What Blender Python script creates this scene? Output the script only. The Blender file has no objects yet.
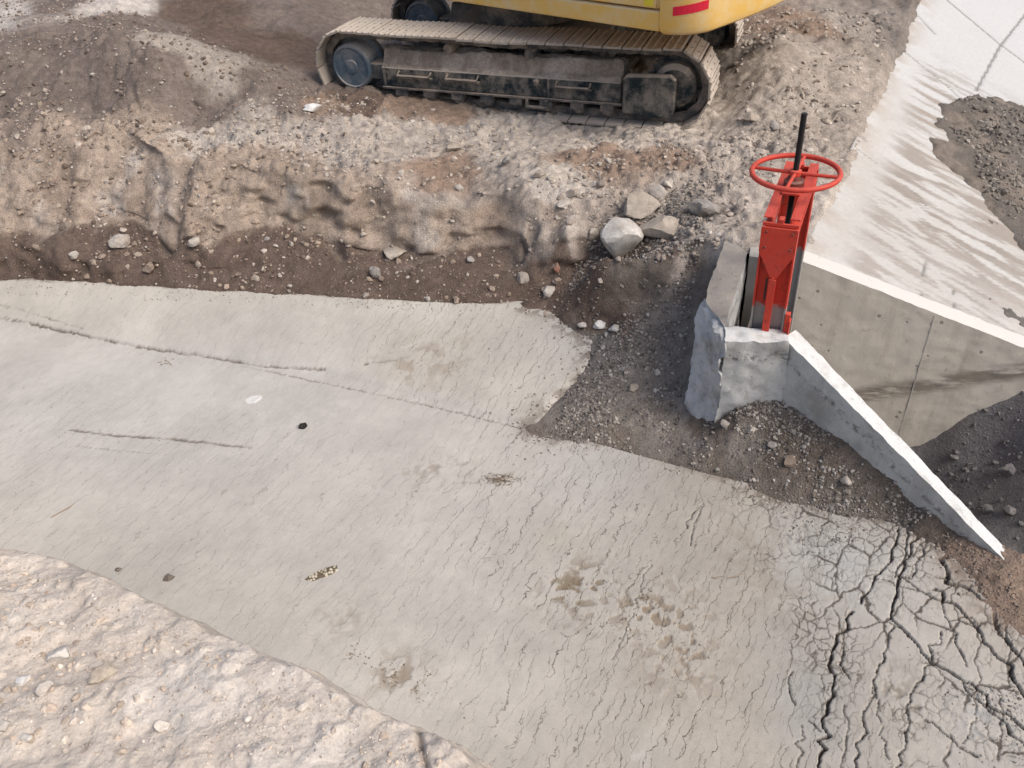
import bpy, bmesh, math, random
import numpy as np
from mathutils import Vector, Matrix
random.seed(7)
RNG = np.random.default_rng(11)
R = math.radians
scene = bpy.context.scene
COL = scene.collection

# ------------------------------------------------------------------ camera model
FPX, HC, PITCH, ROLL = 800.0, 3.9, R(38), R(-5.5)
_f = np.array([0, math.cos(PITCH), -math.sin(PITCH)])
_r0 = np.array([1.0, 0, 0]); _u0 = np.array([0, math.sin(PITCH), math.cos(PITCH)])
_r = _r0*math.cos(ROLL) + _u0*math.sin(ROLL)
_u = -_r0*math.sin(ROLL) + _u0*math.cos(ROLL)
CAM = np.array([0, 0, HC])
def ray(u, v):
    return _f + _r*(u-512)/FPX - _u*(v-384)/FPX
def at(u, v, z):
    d = ray(u, v); return CAM + d*((z-HC)/d[2])
cam_d = bpy.data.cameras.new('camera'); cam = bpy.data.objects.new('camera', cam_d); COL.objects.link(cam)
cam_d.sensor_fit = 'HORIZONTAL'; cam_d.sensor_width = 36; cam_d.lens = 36*FPX/1024
cam_d.clip_start = 0.05; cam_d.clip_end = 2000
M = Matrix(((_r[0], _u[0], -_f[0], 0), (_r[1], _u[1], -_f[1], 0), (_r[2], _u[2], -_f[2], HC), (0, 0, 0, 1)))
cam.matrix_world = M
scene.camera = cam

# ------------------------------------------------------------------ numpy noise
def _hash(ix, iy, iz, seed):
    h = (ix*374761393 + iy*668265263 + iz*2147483647 + seed*1274126177) & 0xFFFFFFFF
    h = ((h ^ (h >> 13))*1274126177) & 0xFFFFFFFF
    h = ((h ^ (h >> 16))*2246822519) & 0xFFFFFFFF
    return ((h ^ (h >> 15)) & 0xFFFFFF)/float(0xFFFFFF)
def noise3(x, y, z, seed=0):
    x = np.asarray(x, float); y = np.asarray(y, float); z = np.asarray(z, float)+np.zeros_like(x)
    ix = np.floor(x).astype(np.int64); iy = np.floor(y).astype(np.int64); iz = np.floor(z).astype(np.int64)
    fx = x-ix; fy = y-iy; fz = z-iz
    fx = fx*fx*(3-2*fx); fy = fy*fy*(3-2*fy); fz = fz*fz*(3-2*fz)
    r = 0
    for a in (0, 1):
        wx = fx if a else 1-fx
        for b in (0, 1):
            wy = fy if b else 1-fy
            for c in (0, 1):
                r = r + wx*wy*(fz if c else 1-fz)*_hash(ix+a, iy+b, iz+c, seed)
    return r*2-1
def noise2(x, y, seed=0):
    x = np.asarray(x, float); y = np.asarray(y, float)
    ix = np.floor(x).astype(np.int64); iy = np.floor(y).astype(np.int64)
    fx = x-ix; fy = y-iy
    fx = fx*fx*fx*(fx*(fx*6-15)+10); fy = fy*fy*fy*(fy*(fy*6-15)+10)
    h = lambda a, b: _hash(ix+a, iy+b, 0*ix, seed)
    return ((h(0,0)*(1-fx)+h(1,0)*fx)*(1-fy) + (h(0,1)*(1-fx)+h(1,1)*fx)*fy)*2-1
def fbm(x, y, scale, octv=4, seed=0, gain=.5):
    r = 0; a = 1.0; t = 0; c, s = math.cos(.7), math.sin(.7)
    x = np.asarray(x)*scale; y = np.asarray(y)*scale
    for k in range(octv):
        r = r + a*noise2(x, y, seed+k*17); t += a; a *= gain
        x, y = (c*x - s*y)*2.03+5.1, (s*x + c*y)*2.03-3.7
    return r/t
def sstep(a, b, x):
    t = np.clip((x-a)/(b-a), 0, 1); return t*t*(3-2*t)
def mix(a, b, t):
    t = np.asarray(t)[..., None]; return a*(1-t)+np.asarray(b)*t
def in_poly(px, py, poly):
    r = np.zeros(px.shape, bool); n = len(poly); j = n-1
    for i in range(n):
        xi, yi = poly[i]; xj, yj = poly[j]
        if yi != yj:
            c = ((yi > py) != (yj > py)) & (px < (xj-xi)*(py-yi)/(yj-yi)+xi); r ^= c
        j = i
    return r
def seg_dist(px, py, pts):
    best = np.full(px.shape, 1e9)
    for (x0, y0), (x1, y1) in zip(pts[:-1], pts[1:]):
        dx, dy = x1-x0, y1-y0; L2 = dx*dx+dy*dy+1e-12
        t = np.clip(((px-x0)*dx+(py-y0)*dy)/L2, 0, 1)
        best = np.minimum(best, np.hypot(px-x0-t*dx, py-y0-t*dy))
    return best
def signed_line(px, py, pts):
    """distance to a polyline, positive on its left side"""
    best = np.full(px.shape, 1e9); sg = np.ones(px.shape); n = len(pts)-1
    for k, ((x0, y0), (x1, y1)) in enumerate(zip(pts[:-1], pts[1:])):
        dx, dy = x1-x0, y1-y0; L2 = dx*dx+dy*dy
        t = ((px-x0)*dx+(py-y0)*dy)/L2
        t = np.clip(t, -1e9 if k == 0 else 0, 1e9 if k == n-1 else 1)
        d = np.hypot(px-x0-t*dx, py-y0-t*dy); s = np.sign(dx*(py-y0)-dy*(px-x0))
        m = d < best; best = np.where(m, d, best); sg = np.where(m, s, sg)
    return best*sg

def worley_edge(x, y, cell, seed):
    gx, gy = x/cell, y/cell; ix = np.floor(gx).astype(np.int64); iy = np.floor(gy).astype(np.int64)
    d1 = np.full(x.shape, 9.); px = np.zeros(x.shape); py = np.zeros(x.shape)
    offs = [(a, b) for a in (-2, -1, 0, 1, 2) for b in (-2, -1, 0, 1, 2)]
    for a, b in offs:
        qx = ix+a+_hash(ix+a, iy+b, 0*ix, seed); qy = iy+b+_hash(ix+a, iy+b, 0*ix, seed+5)
        d = (qx-gx)**2+(qy-gy)**2; m = d < d1; d1 = np.where(m, d, d1); px = np.where(m, qx, px); py = np.where(m, qy, py)
    e = np.full(x.shape, 9.)
    for a, b in offs:
        qx = ix+a+_hash(ix+a, iy+b, 0*ix, seed); qy = iy+b+_hash(ix+a, iy+b, 0*ix, seed+5)
        dx, dy = qx-px, qy-py; L = np.hypot(dx, dy); m = L > 1e-6
        dd = ((qx+px)/2-gx)*dx/np.maximum(L, 1e-6)+((qy+py)/2-gy)*dy/np.maximum(L, 1e-6)
        e = np.where(m, np.minimum(e, dd), e)
    return e*cell
def clods(x, y, cell, seed):
    """random height per cell of a jittered grid, for broken crumbly earth"""
    gx, gy = x/cell, y/cell; ix = np.floor(gx).astype(np.int64); iy = np.floor(gy).astype(np.int64)
    d1 = np.full(x.shape, 9.); d2 = np.full(x.shape, 9.); rv = np.zeros(x.shape)
    for a in (-1, 0, 1):
        for b in (-1, 0, 1):
            jx, jy = ix+a, iy+b
            d = (jx+_hash(jx, jy, 0*ix, seed)-gx)**2+(jy+_hash(jx, jy, 0*ix, seed+5)-gy)**2
            m = d < d1; d2 = np.where(m, d1, np.minimum(d2, d)); rv = np.where(m, _hash(jx, jy, 0*ix, seed+9), rv); d1 = np.where(m, d, d1)
    return rv*sstep(0, .35, np.sqrt(d2)-np.sqrt(d1))

# ------------------------------------------------------------------ object helpers
def mesh_from(name, V, F, mats, parent=None, smooth=True, col=None, mat_idx=None):
    me = bpy.data.meshes.new(name)
    V = np.asarray(V, np.float32)
    if isinstance(F, np.ndarray):
        k = F.shape[1]
        me.vertices.add(len(V)); me.vertices.foreach_set('co', V.ravel())
        me.loops.add(F.size); me.loops.foreach_set('vertex_index', F.ravel().astype(np.int32))
        me.polygons.add(len(F)); me.polygons.foreach_set('loop_start', np.arange(0, F.size, k, dtype=np.int32))
        me.update(calc_edges=True)
    else:
        me.from_pydata([tuple(map(float, v)) for v in V], [], F)
    me.polygons.foreach_set('use_smooth', np.full(len(me.polygons), smooth))
    if col is not None:
        ca = me.color_attributes.new('Col', 'FLOAT_COLOR', 'POINT')
        c = np.ones((len(V), 4), np.float32); c[:, :col.shape[1]] = col
        ca.data.foreach_set('color', c.ravel())
    for m in (mats if isinstance(mats, (list, tuple)) else [mats]): me.materials.append(m)
    if mat_idx is not None: me.polygons.foreach_set('material_index', np.asarray(mat_idx, np.int32))
    me.update(); me.validate()
    o = bpy.data.objects.new(name, me); COL.objects.link(o)
    if parent is not None: o.parent = parent
    return o
def tag(o, label=None, cat=None, group=None, kind=None):
    if label: o['label'] = label
    if cat: o['category'] = cat
    if group: o['group'] = group
    if kind: o['kind'] = kind
    return o
def empty(name, loc, label, cat, group=None):
    o = bpy.data.objects.new(name, None); COL.objects.link(o); o.location = loc; o.empty_display_size = .1
    return tag(o, label, cat, group)
def part(name, bm, mats, parent, inv=None, smooth=False, bevel=0.0):
    """link a bmesh given in world coordinates as a part of parent (inv = parent world matrix inverse)"""
    if inv is not None: bmesh.ops.transform(bm, matrix=inv, verts=bm.verts)
    bmesh.ops.recalc_face_normals(bm, faces=bm.faces)
    me = bpy.data.meshes.new(name); bm.to_mesh(me); bm.free()
    for m in (mats if isinstance(mats, (list, tuple)) else [mats]): me.materials.append(m)
    if smooth:
        me.polygons.foreach_set('use_smooth', np.full(len(me.polygons), True))
        me.set_sharp_from_angle(angle=R(35))
    o = bpy.data.objects.new(name, me); COL.objects.link(o); o.parent = parent
    if bevel:
        b = o.modifiers.new('bevel', 'BEVEL'); b.width = bevel; b.segments = 2; b.limit_method = 'ANGLE'; b.angle_limit = R(40)
    return o
def add_box(bm, x0, x1, y0, y1, z0, z1, mat=None, mi=0):
    vs = [bm.verts.new(p) for p in [(x0,y0,z0),(x1,y0,z0),(x1,y1,z0),(x0,y1,z0),(x0,y0,z1),(x1,y0,z1),(x1,y1,z1),(x0,y1,z1)]]
    if mat is not None:
        for v in vs: v.co = mat @ v.co
    for f in ((0,3,2,1),(4,5,6,7),(0,1,5,4),(1,2,6,5),(2,3,7,6),(3,0,4,7)):
        bm.faces.new([vs[i] for i in f]).material_index = mi
def add_prism(bm, outline, axis, a0, a1, mat=None):
    """outline in two coords, extruded along axis (0,1,2) from a0 to a1"""
    def P(p, a):
        q = list(p); q.insert(axis, a); return Vector(q)
    lo = [bm.verts.new(P(p, a0)) for p in outline]; hi = [bm.verts.new(P(p, a1)) for p in outline]
    if mat is not None:
        for v in lo+hi: v.co = mat @ v.co
    n = len(outline)
    bm.faces.new(lo[::-1]); bm.faces.new(hi)
    for i in range(n): bm.faces.new([lo[i], lo[(i+1) % n], hi[(i+1) % n], hi[i]])
def add_lathe(bm, prof, mat, seg=32):
    """prof = (radius, height) pairs about local z"""
    rings = []
    for r_, h in prof:
        rings.append([bm.verts.new(mat @ Vector((r_*math.cos(2*math.pi*k/seg), r_*math.sin(2*math.pi*k/seg), h))) for k in range(seg)])
    for a, b in zip(rings[:-1], rings[1:]):
        for k in range(seg): bm.faces.new([a[k], a[(k+1) % seg], b[(k+1) % seg], b[k]])
    bm.faces.new(rings[0][::-1]); bm.faces.new(rings[-1])
def add_tube(bm, pts, r_, seg=10, closed=False):
    pts = [Vector(p) for p in pts]; n = len(pts); rings = []
    for i, p in enumerate(pts):
        if closed: t = pts[(i+1) % n]-pts[i-1]
        else: t = pts[min(i+1, n-1)]-pts[max(i-1, 0)]
        t.normalize(); a = t.cross(Vector((0, 0, 1)))
        if a.length < .05: a = t.cross(Vector((1, 0, 0)))
        a.normalize(); b = t.cross(a)
        rr = r_[i] if isinstance(r_, (list, tuple)) else r_
        rings.append([bm.verts.new(p+(a*math.cos(2*math.pi*k/seg)+b*math.sin(2*math.pi*k/seg))*rr) for k in range(seg)])
    for i in range(n if closed else n-1):
        A, B = rings[i], rings[(i+1) % n]
        for k in range(seg): bm.faces.new([A[k], A[(k+1) % seg], B[(k+1) % seg], B[k]])
    if not closed: bm.faces.new(rings[0][::-1]); bm.faces.new(rings[-1])

# ------------------------------------------------------------------ materials
class N:
    def __init__(s, name):
        s.m = bpy.data.materials.new(name); s.m.use_nodes = True; s.t = s.m.node_tree
        s.b = s.t.nodes['Principled BSDF']; s.b.inputs['Roughness'].default_value = .95
        s.b.inputs['Specular IOR Level'].default_value = .12
    def n(s, typ, **kw):
        x = s.t.nodes.new(typ)
        for k, v in kw.items():
            if k in x.inputs.keys(): x.inputs[k].default_value = v
            else: setattr(x, k, v)
        return x
    def l(s, a, b): s.t.links.new(a, b)
    def noise(s, scale, detail=6, rough=.6, vec=None):
        x = s.n('ShaderNodeTexNoise'); x.inputs['Scale'].default_value = scale; x.inputs['Detail'].default_value = detail; x.inputs['Roughness'].default_value = rough
        s.l(vec or s.obj(), x.inputs['Vector']); return x.outputs['Fac']
    def obj(s):
        if not hasattr(s, 'geo'): s.geo = s.n('ShaderNodeNewGeometry')
        return s.geo.outputs['Position']
    def ramp(s, fac, a, b, ca=0.0, cb=1.0):
        x = s.n('ShaderNodeMapRange'); x.interpolation_type = 'SMOOTHSTEP'
        x.inputs['From Min'].default_value = a; x.inputs['From Max'].default_value = b
        x.inputs['To Min'].default_value = ca; x.inputs['To Max'].default_value = cb
        s.l(fac, x.inputs['Value']); return x.outputs['Result']
    def math(s, op, a, b):
        x = s.n('ShaderNodeMath', operation=op)
        for i, v in enumerate((a, b)):
            if isinstance(v, (int, float)): x.inputs[i].default_value = v
            else: s.l(v, x.inputs[i])
        return x.outputs[0]
    def mixc(s, fac, a, b, blend='MIX'):
        x = s.n('ShaderNodeMix'); x.data_type = 'RGBA'; x.blend_type = blend
        for i, v in ((0, fac), (6, a), (7, b)):
            if isinstance(v, (int, float)): x.inputs[i].default_value = v
            elif isinstance(v, tuple): x.inputs[i].default_value = v if len(v) == 4 else v+(1,)
            else: s.l(v, x.inputs[i])
        return x.outputs[2]
    def bump(s, h, strength=.5, dist=.02, prev=None):
        x = s.n('ShaderNodeBump'); x.inputs['Strength'].default_value = strength; x.inputs['Distance'].default_value = dist
        s.l(h, x.inputs['Height'])
        if prev is not None: s.l(prev, x.inputs['Normal'])
        return x.outputs['Normal']
    def attr(s, name='Col'):
        x = s.n('ShaderNodeAttribute'); x.attribute_name = name; return x
    def out(s, col=None, nor=None, rough=None):
        if col is not None: s.l(col, s.b.inputs['Base Color'])
        if nor is not None: s.l(nor, s.b.inputs['Normal'])
        if rough is not None:
            if isinstance(rough, (int, float)): s.b.inputs['Roughness'].default_value = rough
            else: s.l(rough, s.b.inputs['Roughness'])
        return s.m
def grey(v): return (v, v, v, 1)

def soil_mat(name, fine=90, amp=.35, bump=.6, dist=.012):
    s = N(name); a = s.attr().outputs['Color']
    n1 = s.noise(fine, 8, .7); n2 = s.noise(14, 6, .65)
    k = s.ramp(n1, .25, .75, 1-amp, 1+amp); k2 = s.ramp(n2, .3, .7, 1-amp*.55, 1+amp*.55)
    kk = s.math('MULTIPLY', k, k2)
    c = s.n('ShaderNodeVectorMath', operation='SCALE'); s.l(a, c.inputs[0]); s.l(kk, c.inputs['Scale'])
    v = s.n('ShaderNodeTexVoronoi', feature='F1', Scale=46.0); s.l(s.obj(), v.inputs['Vector'])
    peb = s.ramp(v.outputs['Distance'], .45, .15)
    h = s.math('ADD', n1, s.math('MULTIPLY', peb, .5))
    nb = s.bump(h, bump, dist, s.bump(n2, .5, .03))
    return s.out(c.outputs[0], nb)
MAT = {}
MAT['soil'] = soil_mat('soil')
MAT['pale_soil'] = soil_mat('pale_soil', 70, .15, .45, .008)
MAT['pit'] = soil_mat('pit_soil', 60, .2, .5, .012)

def stone_mat(name):
    s = N(name); a = s.attr().outputs['Color']; n1 = s.noise(60, 8, .7); n2 = s.noise(12, 5, .6)
    k = s.math('MULTIPLY', s.ramp(n1, .2, .8, .75, 1.25), s.ramp(n2, .3, .7, .82, 1.15))
    c = s.n('ShaderNodeVectorMath', operation='SCALE'); s.l(a, c.inputs[0]); s.l(k, c.inputs['Scale'])
    return s.out(c.outputs[0], s.bump(n1, .45, .008), .9)
MAT['stone'] = stone_mat('stone')

def mud_mat():
    s = N('dried_mud'); at_ = s.attr(); a = at_.outputs['Color']; al = at_.outputs['Alpha']
    pos = s.obj()
    n1 = s.noise(120, 6, .65); n2 = s.noise(9, 6, .6); n3 = s.noise(1.6, 4, .55)
    k = s.math('MULTIPLY', s.ramp(n1, .2, .8, .90, 1.10), s.ramp(n2, .3, .7, .95, 1.04))
    k = s.math('MULTIPLY', k, s.ramp(n3, .3, .7, .92, 1.06))
    c = s.n('ShaderNodeVectorMath', operation='SCALE'); s.l(a, c.inputs[0]); s.l(k, c.inputs['Scale'])
    # fine shrinkage cracks running across the bed: broken wavy lines of even width
    sepp = s.n('ShaderNodeSeparateXYZ'); s.l(pos, sepp.inputs[0])
    def layer(ang, gap, w0, w1, wf, wa, fa, brk, b0, b1, off):
        ca, sa = math.cos(R(ang)), math.sin(R(ang))
        b = s.math('ADD', s.math('MULTIPLY', sepp.outputs[0], -sa/gap), s.math('MULTIPLY', sepp.outputs[1], ca/gap))
        v = s.n('ShaderNodeVectorMath', operation='ADD'); s.l(pos, v.inputs[0]); v.inputs[1].default_value = (off, off*1.7, 0)
        b = s.math('ADD', b, s.math('MULTIPLY', s.noise(wf, 3, .55, v.outputs[0]), wa)); b = s.math('ADD', b, s.math('MULTIPLY', s.noise(24, 4, .65, v.outputs[0]), fa))
        d = s.math('MULTIPLY', s.math('ABSOLUTE', s.math('SUBTRACT', s.math('FRACT', b, 0), .5), 0), gap)
        mp = s.n('ShaderNodeMapping', vector_type='TEXTURE'); mp.inputs['Rotation'].default_value = (0, 0, R(ang)); mp.inputs['Scale'].default_value = (2.2, .55, 1); s.l(v.outputs[0], mp.inputs['Vector'])
        br = s.ramp(s.noise(brk, 5, .7, mp.outputs[0]), b0, b1)
        wid = s.math('MULTIPLY', br, 1.0)
        return s.math('MULTIPLY', s.ramp(d, w1, w0), wid)
    l1 = layer(58, .115, .0010, .0042, 3.2, 2.2, .50, 7.5, .43, .55, 0)
    l2 = layer(60, .080, .0008, .0032, 4.5, 2.6, .60, 9.0, .455, .56, 7.3)
    l3 = layer(20, .190, .0008, .0034, 4.0, 2.4, .60, 8.0, .54, .64, 3.1)
    l4 = layer(55, .052, .0006, .0024, 5.0, 2.4, .55, 10., .47, .57, 12.9)
    cr = s.math('MAXIMUM', s.math('MAXIMUM', l1, s.math('MULTIPLY', l2, .85)), s.math('MAXIMUM', s.math('MULTIPLY', l3, .7), s.math('MULTIPLY', l4, .7)))
    cr = s.math('MULTIPLY', cr, al)
    col = s.mixc(s.math('MULTIPLY', cr, .85), c.outputs[0], (.095, .078, .062))
    h = s.math('SUBTRACT', s.math('MULTIPLY', n1, .12), cr)
    nb = s.bump(h, .15, .006)
    s.b.inputs['Specular IOR Level'].default_value = 0
    return s.out(col, nb, 1.0)
MAT['mud'] = mud_mat()

def concrete_mat(name, base, dark, bumpst=.3, stain=.5, blotch=3.0, cap=None):
    s = N(name); n1 = s.noise(5*blotch, 8, .65); n2 = s.noise(blotch, 5, .6); n3 = s.noise(140, 5, .7)
    c = s.mixc(s.math('MULTIPLY', s.ramp(n2, .42, .72), stain), base, dark)
    c = s.mixc(s.math('MULTIPLY', s.ramp(n1, .52, .75), stain*.7), c, dark)
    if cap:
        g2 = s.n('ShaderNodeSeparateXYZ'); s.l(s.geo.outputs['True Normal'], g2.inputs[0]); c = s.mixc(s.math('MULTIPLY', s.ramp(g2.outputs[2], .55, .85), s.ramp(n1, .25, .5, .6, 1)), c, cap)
    if cap:
        td = s.n('ShaderNodeSeparateColor'); s.l(s.attr().outputs['Color'], td.inputs[0]); td = td.outputs[0]
        tw = s.math('ADD', td, s.math('MULTIPLY', s.math('SUBTRACT', n2, .5), .16))
        line = s.math('MULTIPLY', s.ramp(s.math('ABSOLUTE', s.math('SUBTRACT', tw, .13), 0), .05, .005), s.ramp(s.noise(26, 7, .75), .46, .58))
        c = s.mixc(s.math('MULTIPLY', line, .8), c, (.13, .125, .12))
        runs = s.n('ShaderNodeMapping'); runs.inputs['Scale'].default_value = (9, 9, .9); s.l(s.obj(), runs.inputs['Vector'])
        c = s.mixc(s.math('MULTIPLY', s.ramp(s.noise(1.0, 5, .65, runs.outputs[0]), .48, .72), .5), c, (.33, .32, .30))
    kk = s.ramp(n3, .25, .75, .88, 1.1)
    x = s.n('ShaderNodeVectorMath', operation='SCALE'); s.l(c, x.inputs[0]); s.l(kk, x.inputs['Scale'])
    v = s.n('ShaderNodeTexVoronoi', feature='F1', Scale=16.0); s.l(s.obj(), v.inputs['Vector'])
    pit = s.math('MULTIPLY', s.ramp(v.outputs['Distance'], .10, .16), 1.0)
    h = s.math('ADD', s.math('MULTIPLY', n3, .5), s.math('ADD', s.math('MULTIPLY', n1, .6), pit))
    return s.out(x.outputs[0], s.bump(h, bumpst, .012), .88)
MAT['wall'] = concrete_mat('weathered_concrete', (.48, .46, .42), (.30, .27, .235), .35, .6)
MAT['wing'] = concrete_mat('pale_concrete', (.50, .51, .50), (.27, .265, .25), .55, .8, 4, (.66, .66, .64))  # upward faces whitened: light on the wall top put into the colour
MAT['rough'] = concrete_mat('broken_concrete', (.54, .55, .55), (.25, .24, .225), 1.0, .95, 5)
MAT['headwall'] = concrete_mat('dusty_headwall_concrete', (.54, .55, .55), (.28, .26, .24), .9, .9, 5, (.40, .36, .315))
def wall_mat():
    """board marked wall with a band of dried silt and vertical run marks"""
    s = N('stained_wall_concrete'); pos = s.obj()
    n1 = s.noise(14, 8, .65); n3 = s.noise(140, 5, .7)
    mp = s.n('ShaderNodeMapping'); mp.inputs['Scale'].default_value = (7, 7, 1.1); s.l(pos, mp.inputs['Vector'])
    ns = s.noise(1.0, 5, .65, mp.outputs[0])
    c = s.mixc(s.math('MULTIPLY', s.ramp(ns, .42, .75), .6), (.57, .52, .445), (.40, .355, .295))
    c = s.mixc(s.math('MULTIPLY', s.ramp(s.noise(2.5, 6, .7), .5, .7), .4), c, (.58, .55, .49))
    sep = s.n('ShaderNodeSeparateXYZ'); s.l(pos, sep.inputs[0])
    mp2 = s.n('ShaderNodeMapping'); mp2.inputs['Scale'].default_value = (2.2, 2.2, 12); s.l(pos, mp2.inputs['Vector'])
    nb_ = s.noise(1.3, 7, .7, mp2.outputs[0])
    # band about z = -0.1
    dz = s.math('ABSOLUTE', s.math('ADD', s.math('ADD', sep.outputs[2], .375), s.math('MULTIPLY', s.math('SUBTRACT', sep.outputs[0], 2.86), -.28)), 0)
    band = s.math('MULTIPLY', s.ramp(dz, .13, .03), s.ramp(nb_, .36, .54))
    c = s.mixc(s.math('MULTIPLY', band, .85), c, (.185, .155, .125))
    c = s.mixc(s.math('MULTIPLY', s.ramp(n1, .56, .74), .5), c, (.25, .22, .185))
    v = s.n('ShaderNodeTexVoronoi', feature='F1', Scale=7.0); s.l(pos, v.inputs['Vector'])
    hole = s.ramp(v.outputs['Distance'], .13, .08)
    c = s.mixc(s.math('MULTIPLY', hole, .55), c, (.13, .11, .095))
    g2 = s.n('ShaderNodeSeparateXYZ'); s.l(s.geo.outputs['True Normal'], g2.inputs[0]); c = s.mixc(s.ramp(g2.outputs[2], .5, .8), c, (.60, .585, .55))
    h = s.math('SUBTRACT', s.math('ADD', s.math('MULTIPLY', n3, .35), s.math('MULTIPLY', n1, .8)), hole)
    return s.out(c, s.bump(h, .4, .012), .9)
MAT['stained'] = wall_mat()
def lining_mat():
    s = N('white_lining_concrete'); a = s.attr().outputs['Color']; n1 = s.noise(24, 8, .7); n3 = s.noise(150, 5, .7)
    k = s.math('MULTIPLY', s.ramp(n1, .25, .75, .92, 1.06), s.ramp(n3, .2, .8, .93, 1.07))
    c = s.n('ShaderNodeVectorMath', operation='SCALE'); s.l(a, c.inputs[0]); s.l(k, c.inputs['Scale'])
    return s.out(c.outputs[0], s.bump(s.math('ADD', n1, s.math('MULTIPLY', n3, .4)), .3, .012), .85)
MAT['lining'] = lining_mat()
def paint_mat(name, col, rough=.45, dust=.35, dustcol=(.42, .345, .27), chips=None):
    """paint with settled dust on faces that look up and blotches elsewhere"""
    s = N(name); g = s.n('ShaderNodeNewGeometry'); sep = s.n('ShaderNodeSeparateXYZ'); s.l(g.outputs['True Normal'], sep.inputs[0])
    n1 = s.noise(5, 9, .72); n2 = s.noise(60, 5, .7)
    upf = s.ramp(sep.outputs[2], .15, .6)
    d = s.math('ADD', s.math('MULTIPLY', upf, dust*1.6), s.math('MULTIPLY', s.ramp(n1, .38, .66), dust))
    d = s.math('MULTIPLY', d, s.ramp(n2, .2, .6, .6, 1.0)); d = s.math('MINIMUM', d, .97)
    base = col
    if chips: base = s.mixc(s.ramp(s.noise(26, 7, .8), .555, .61), col, chips)
    c = s.mixc(d, base, dustcol)
    r = s.ramp(d, 0, .8, rough, .95)
    return s.out(c, s.bump(n2, .12, .004), r)
MAT['black'] = paint_mat('dusty_black_paint', (.016, .027, .033), .42, .56, (.45, .385, .32))
MAT['steel'] = paint_mat('dusty_steel', (.07, .075, .08), .5, .75, (.38, .31, .25))
MAT['shoe'] = paint_mat('caked_track_steel', (.32, .28, .24), .8, .85, (.50, .44, .38))
MAT['idler'] = paint_mat('worn_blue_steel', (.085, .12, .155), .5, .55, (.34, .32, .30))
MAT['yellow'] = paint_mat('yellow_paint', (.76, .48, .13), .42, .72, (.72, .58, .36))
MAT['red_lens'] = paint_mat('red_reflector', (.62, .02, .05), .25, .05)
MAT['decal'] = paint_mat('yellow_decal', (.75, .62, .05), .4, .08)
MAT['rubber_and_shade'] = paint_mat('dark_seal_and_shade', (.02, .02, .02), .7, .2)  # near black; also paints the shade of the gate slot and gate well
MAT['red'] = paint_mat('red_gate_paint', (.56, .056, .036), .38, .07, (.55, .30, .24), (.34, .05, .035))
MAT['red_dark'] = paint_mat('dark_red_casting', (.16, .035, .033), .6, .15)
MAT['rod'] = paint_mat('greased_black_rod', (.012, .012, .013), .35, .02)
def gate_leg_mat():
    s = N('red_paint_with_cement_splash'); sep = s.n('ShaderNodeSeparateXYZ'); s.l(s.obj(), sep.inputs[0])
    n1 = s.noise(16, 6, .7); n2 = s.noise(70, 5, .7)
    h = s.math('ADD', sep.outputs[2], s.math('MULTIPLY', s.math('SUBTRACT', n1, .5), .10))
    f = s.ramp(h, 1.03, .99)
    red = s.mixc(s.ramp(s.noise(26, 7, .8), .555, .61), (.56, .056, .036), (.33, .045, .03))
    cem = s.mixc(n2, (.40, .385, .36), (.24, .215, .20))
    c = s.mixc(s.math('MULTIPLY', f, s.ramp(n2, .2, .4, .8, 1)), red, cem)
    return s.out(c, s.bump(n2, .15, .004), s.ramp(f, 0, 1, .4, .9))
MAT['leg'] = gate_leg_mat()

# ------------------------------------------------------------------ fixed geometry of the place
T = .85                                              # level of the structure's top
CR0 = np.array([2.21, 5.11]); CD = np.array([.515, .857]); CN = np.array([.857, -.515]); SL = .45   # crest of the lined canal
def plane_z(x, y): return T - SL*((x-CR0[0])*CN[0]+(y-CR0[1])*CN[1])
def on_plane(u, v):
    d = ray(u, v); Nn = np.array([CN[0]*SL, CN[1]*SL, 1.]); P0 = np.array([CR0[0], CR0[1], T])
    return CAM + d*(((P0-CAM) @ Nn)/(d @ Nn))
WING_A, WING_B = (1.79, 4.08), (2.66, 2.82)
FARW_A, FARW_B = (2.18, 5.03), (3.86, 4.67)
# region that belongs to the lined canal and the gate bay (soil and mud are cut away there)
QPOLY = [(1.395, 4.22), (1.81, 4.14), (1.87, 4.10), (2.73, 2.86), (4.6, .15), (9, -6.2), (300, -300), (300, 500)]
QPOLY += [tuple(CR0+CD*420+CN*.45), tuple(CR0+CD*.25+CN*.45), (2.45, 5.10), (2.17, 5.12), (1.90, 5.27), (1.79, 5.26)]

def rbf(pts, vals, soft=.09, lam=.02):
    P = np.array(pts, float); v = np.array(vals, float); n = len(P)
    c2 = soft*soft
    K = np.sqrt((P[:, None, 0]-P[None, :, 0])**2+(P[:, None, 1]-P[None, :, 1])**2+c2)
    A = np.zeros((n+1, n+1)); A[:n, :n] = -K + np.eye(n)*lam; A[:n, n] = 1; A[n, :n] = 1
    w = np.linalg.solve(A, np.append(v, 0))
    def f(x, y):
        x = np.asarray(x, float); y = np.asarray(y, float); r = np.full(x.shape, w[n])
        for i in range(n): r = r - w[i]*np.sqrt((x-P[i, 0])**2+(y-P[i, 1])**2+c2)
        return r
    return f
def axis(segs):
    out = [segs[0][0]]
    for a, b, h in segs:
        k = max(1, int(round((b-a)/h))); out += list(a+(b-a)*(np.arange(k)+1)/k)
    return np.array(out)
def grow(a, b, h0, q=1.35):
    v = [a]; h = h0; sgn = 1 if b > a else -1
    while sgn*(b-v[-1]) > 0: v.append(v[-1]+sgn*h); h *= q
    return np.array(v[1:])
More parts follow.
